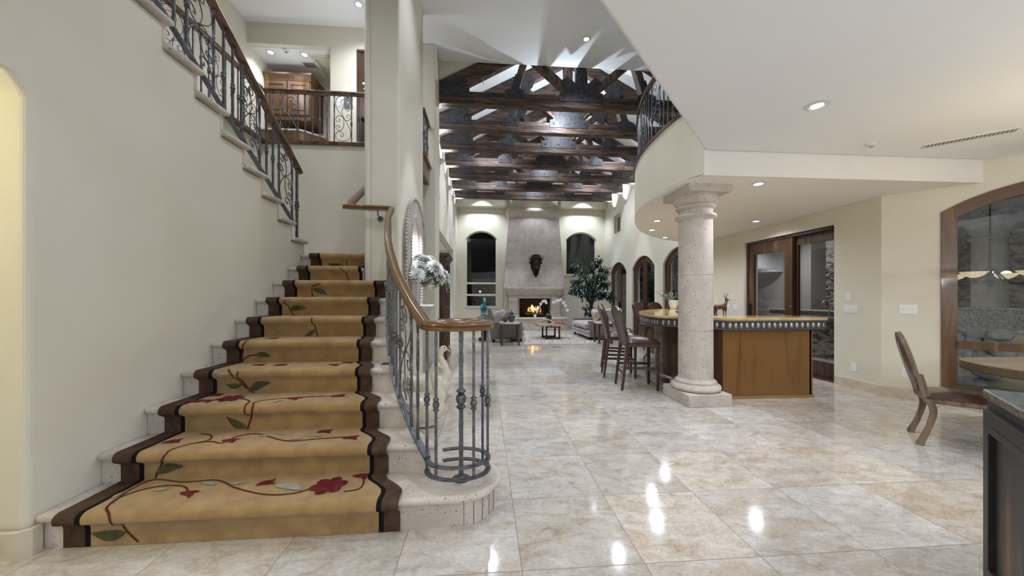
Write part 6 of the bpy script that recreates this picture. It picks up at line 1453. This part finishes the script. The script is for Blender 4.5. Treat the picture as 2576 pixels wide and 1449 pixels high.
m = M(); m.slab((5.66, 0, 3.1), (1, 0, 0), (0, 1, 0), [(0, 4.9), (4.5, 4.9), (4.5, 12), (0, 12)], t=-.15); m.prism([(5.75, 4.6), (6.6, 3.6), (9.8, 4.6), (10, 9), (5.75, 9)], 3.05, 3.1); ext('ceiling_patio', m, PPL, 'plaster ceiling of the covered patio', 'ceiling', smooth=False)
m = M(); m.box(10.1, 11.35, 0, 10.38, 14.5, 3.05); ext('wall_patio_pier', m, PPL, 'plain plaster wall across the patio', 'wall', smooth=False)
t = thing('stone_column', 'round stone column standing outside beyond the big arched window', 'column', (8.78, 5.54, 0)); column(t, STC)
t = thing('patio_post', 'square plaster post outside the sliding door', 'post', (8.25, 8.4, 0)); M().box(-.2, -.2, 0, .2, .2, 3.05).obj('shaft', PPL, t)
def hedge(loc, sx, sy, h, label, seed):
    r = random.Random(seed); m = M()
    for k in range(520): p = (r.uniform(-sx, sx), r.uniform(-sy, sy), r.uniform(.1, h)); leaf(m, p, (r.uniform(-1, 1), r.uniform(-1, 1), r.uniform(-.3, .8)), .16, .07)
    t = thing('patio_shrub', label, 'shrub', loc, group='shrubs on the patio'); m.obj('foliage', TREE, t)
    m = M(); m.tube([(0, 0, 0), (0.02, 0, h * .5), (0, .03, h * .8)], .03, 6); m.obj('trunk', BLK, t)
hedge((9.35, 8.75, 0), .4, .4, 2.1, 'leafy shrub outside the sliding door', 1)
hedge((7.1, 9.9, 0), .35, .55, 2.1, 'leafy shrub outside the arched door by the bar', 2)
hedge((7.2, 12.1, 0), .35, .6, 2.0, 'leafy shrub outside the middle arched door', 3)
hedge((7.0, 14.2, 0), .3, .4, 1.7, 'leafy shrub outside the arched door by the potted tree', 4)
t = thing('outdoor_counter', 'granite topped outdoor counter beyond the sliding door', 'counter', (7.6, 7.6, -.02), wb=True)
m = M(); m.box(7.3, 6.2, -.02, 7.9, 9.2, .86); m.obj('base', PST, t, smooth=False); M().box(7.25, 6.15, .86, 7.95, 9.25, .90).obj('worktop', PGR, t, bevel=.006); M().box(7.85, 6.15, .90, 7.95, 9.25, 1.0).obj('backsplash', PGR, t); M().box(7.80, 6.12, 1.0, 8.02, 9.28, 1.03).obj('ledge', mat('sandstone_ledge', (.55, .44, .33), .6), t)
M().tube(smooth_path([(7.6, 7.3, .90), (7.6, 7.3, 1.2), (7.52, 7.3, 1.27), (7.44, 7.3, 1.2)], 4), .012, 8).obj('faucet', CHR, t)
t = thing('barbecue_island', 'stone and granite barbecue island with steel drawers beyond the arched window', 'counter', (7.7, 3.6, -.02), rz=-pi / 4)
M().box(-1.3, 0, 0, 1.6, .7, .86).obj('base', mat('tan_stucco', (.45, .38, .28), .85), t); M().box(-1.4, -.05, .86, 1.7, .75, .90).obj('worktop', PGR, t, bevel=.006); M().box(-1.4, .65, .90, 1.7, .75, 1.15).obj('backsplash', PGR, t); M().box(-1.45, .60, 1.15, 1.75, .95, 1.19).obj('raised_ledge', PGR, t, bevel=.006)
m = M(); rng = random.Random(9)
for k in range(34): m.sphere((rng.uniform(-1.42, -1.0), rng.uniform(-.1, .06), rng.uniform(0.02, .84)), (rng.uniform(.07, .13), .08, rng.uniform(.06, .1)), 8, 6)
m.obj('stone_facing', mat('grey_river_rock', (.20, .21, .21), .8, col2=(.42, .42, .40), scale=5), t, angle=40)
for k in range(3): M().box(-.25, -.02, .22 + k * .2, .45, 0, .40 + k * .2).obj('drawer', CHR, t, bevel=.006)
for k in range(3): M().tube([(0, -.04, .33 + k * .2), (.2, -.04, .33 + k * .2)], .008, 6).obj('drawer_pull', IRD, t)
t = thing('patio_umbrella', 'white patio umbrella seen through the sliding door', 'umbrella', (9.7, 12.05, 0)); M().lathe([(.02, 0), (.02, 2.5)], seg=10).obj('pole', DARKW, t); M().lathe([(.9, 2.20), (.89, 2.22), (.5, 2.30), (.03, 2.40), (.01, 2.42)], seg=8).obj('canopy', mat('white_canvas', (.75, .77, .8), .8), t, smooth=False); M().lathe([(.3, -.02), (.3, .06), (.03, .1)], seg=16).obj('base', BLK, t)
spot((7.0, 8.0, 3.0), 90, ang=160, name='patio_fill'); spot((7.6, 4.4, 3.0), 16, ang=150, name='patio_fill'); spot((7.0, 11.4, 3.0), 60, ang=150, name='patio_fill'); spot((8.6, 10.0, 2.95), 120, (10.4, 10.2, 1.6), 110, .8, .06, NEUT, 'patio_fill'); spot((8.9, 12.6, 2.95), 70, (10.1, 12.6, 1.6), 110, .8, .06, NEUT, 'patio_fill'); spot((9.0, 5.2, 2.95), 14, (10.4, 5.4, 2.0), 100, .8, .06, NEUT, 'patio_fill')  # unseen spots added to brighten the patio behind the glass
# outside of the far windows: a garden wall
m = M(); m.box(-3, 18.0, -.1, 8, 18.2, 5); ext('wall_garden', m, PDK, 'dark garden wall beyond the far windows', 'wall', smooth=False)
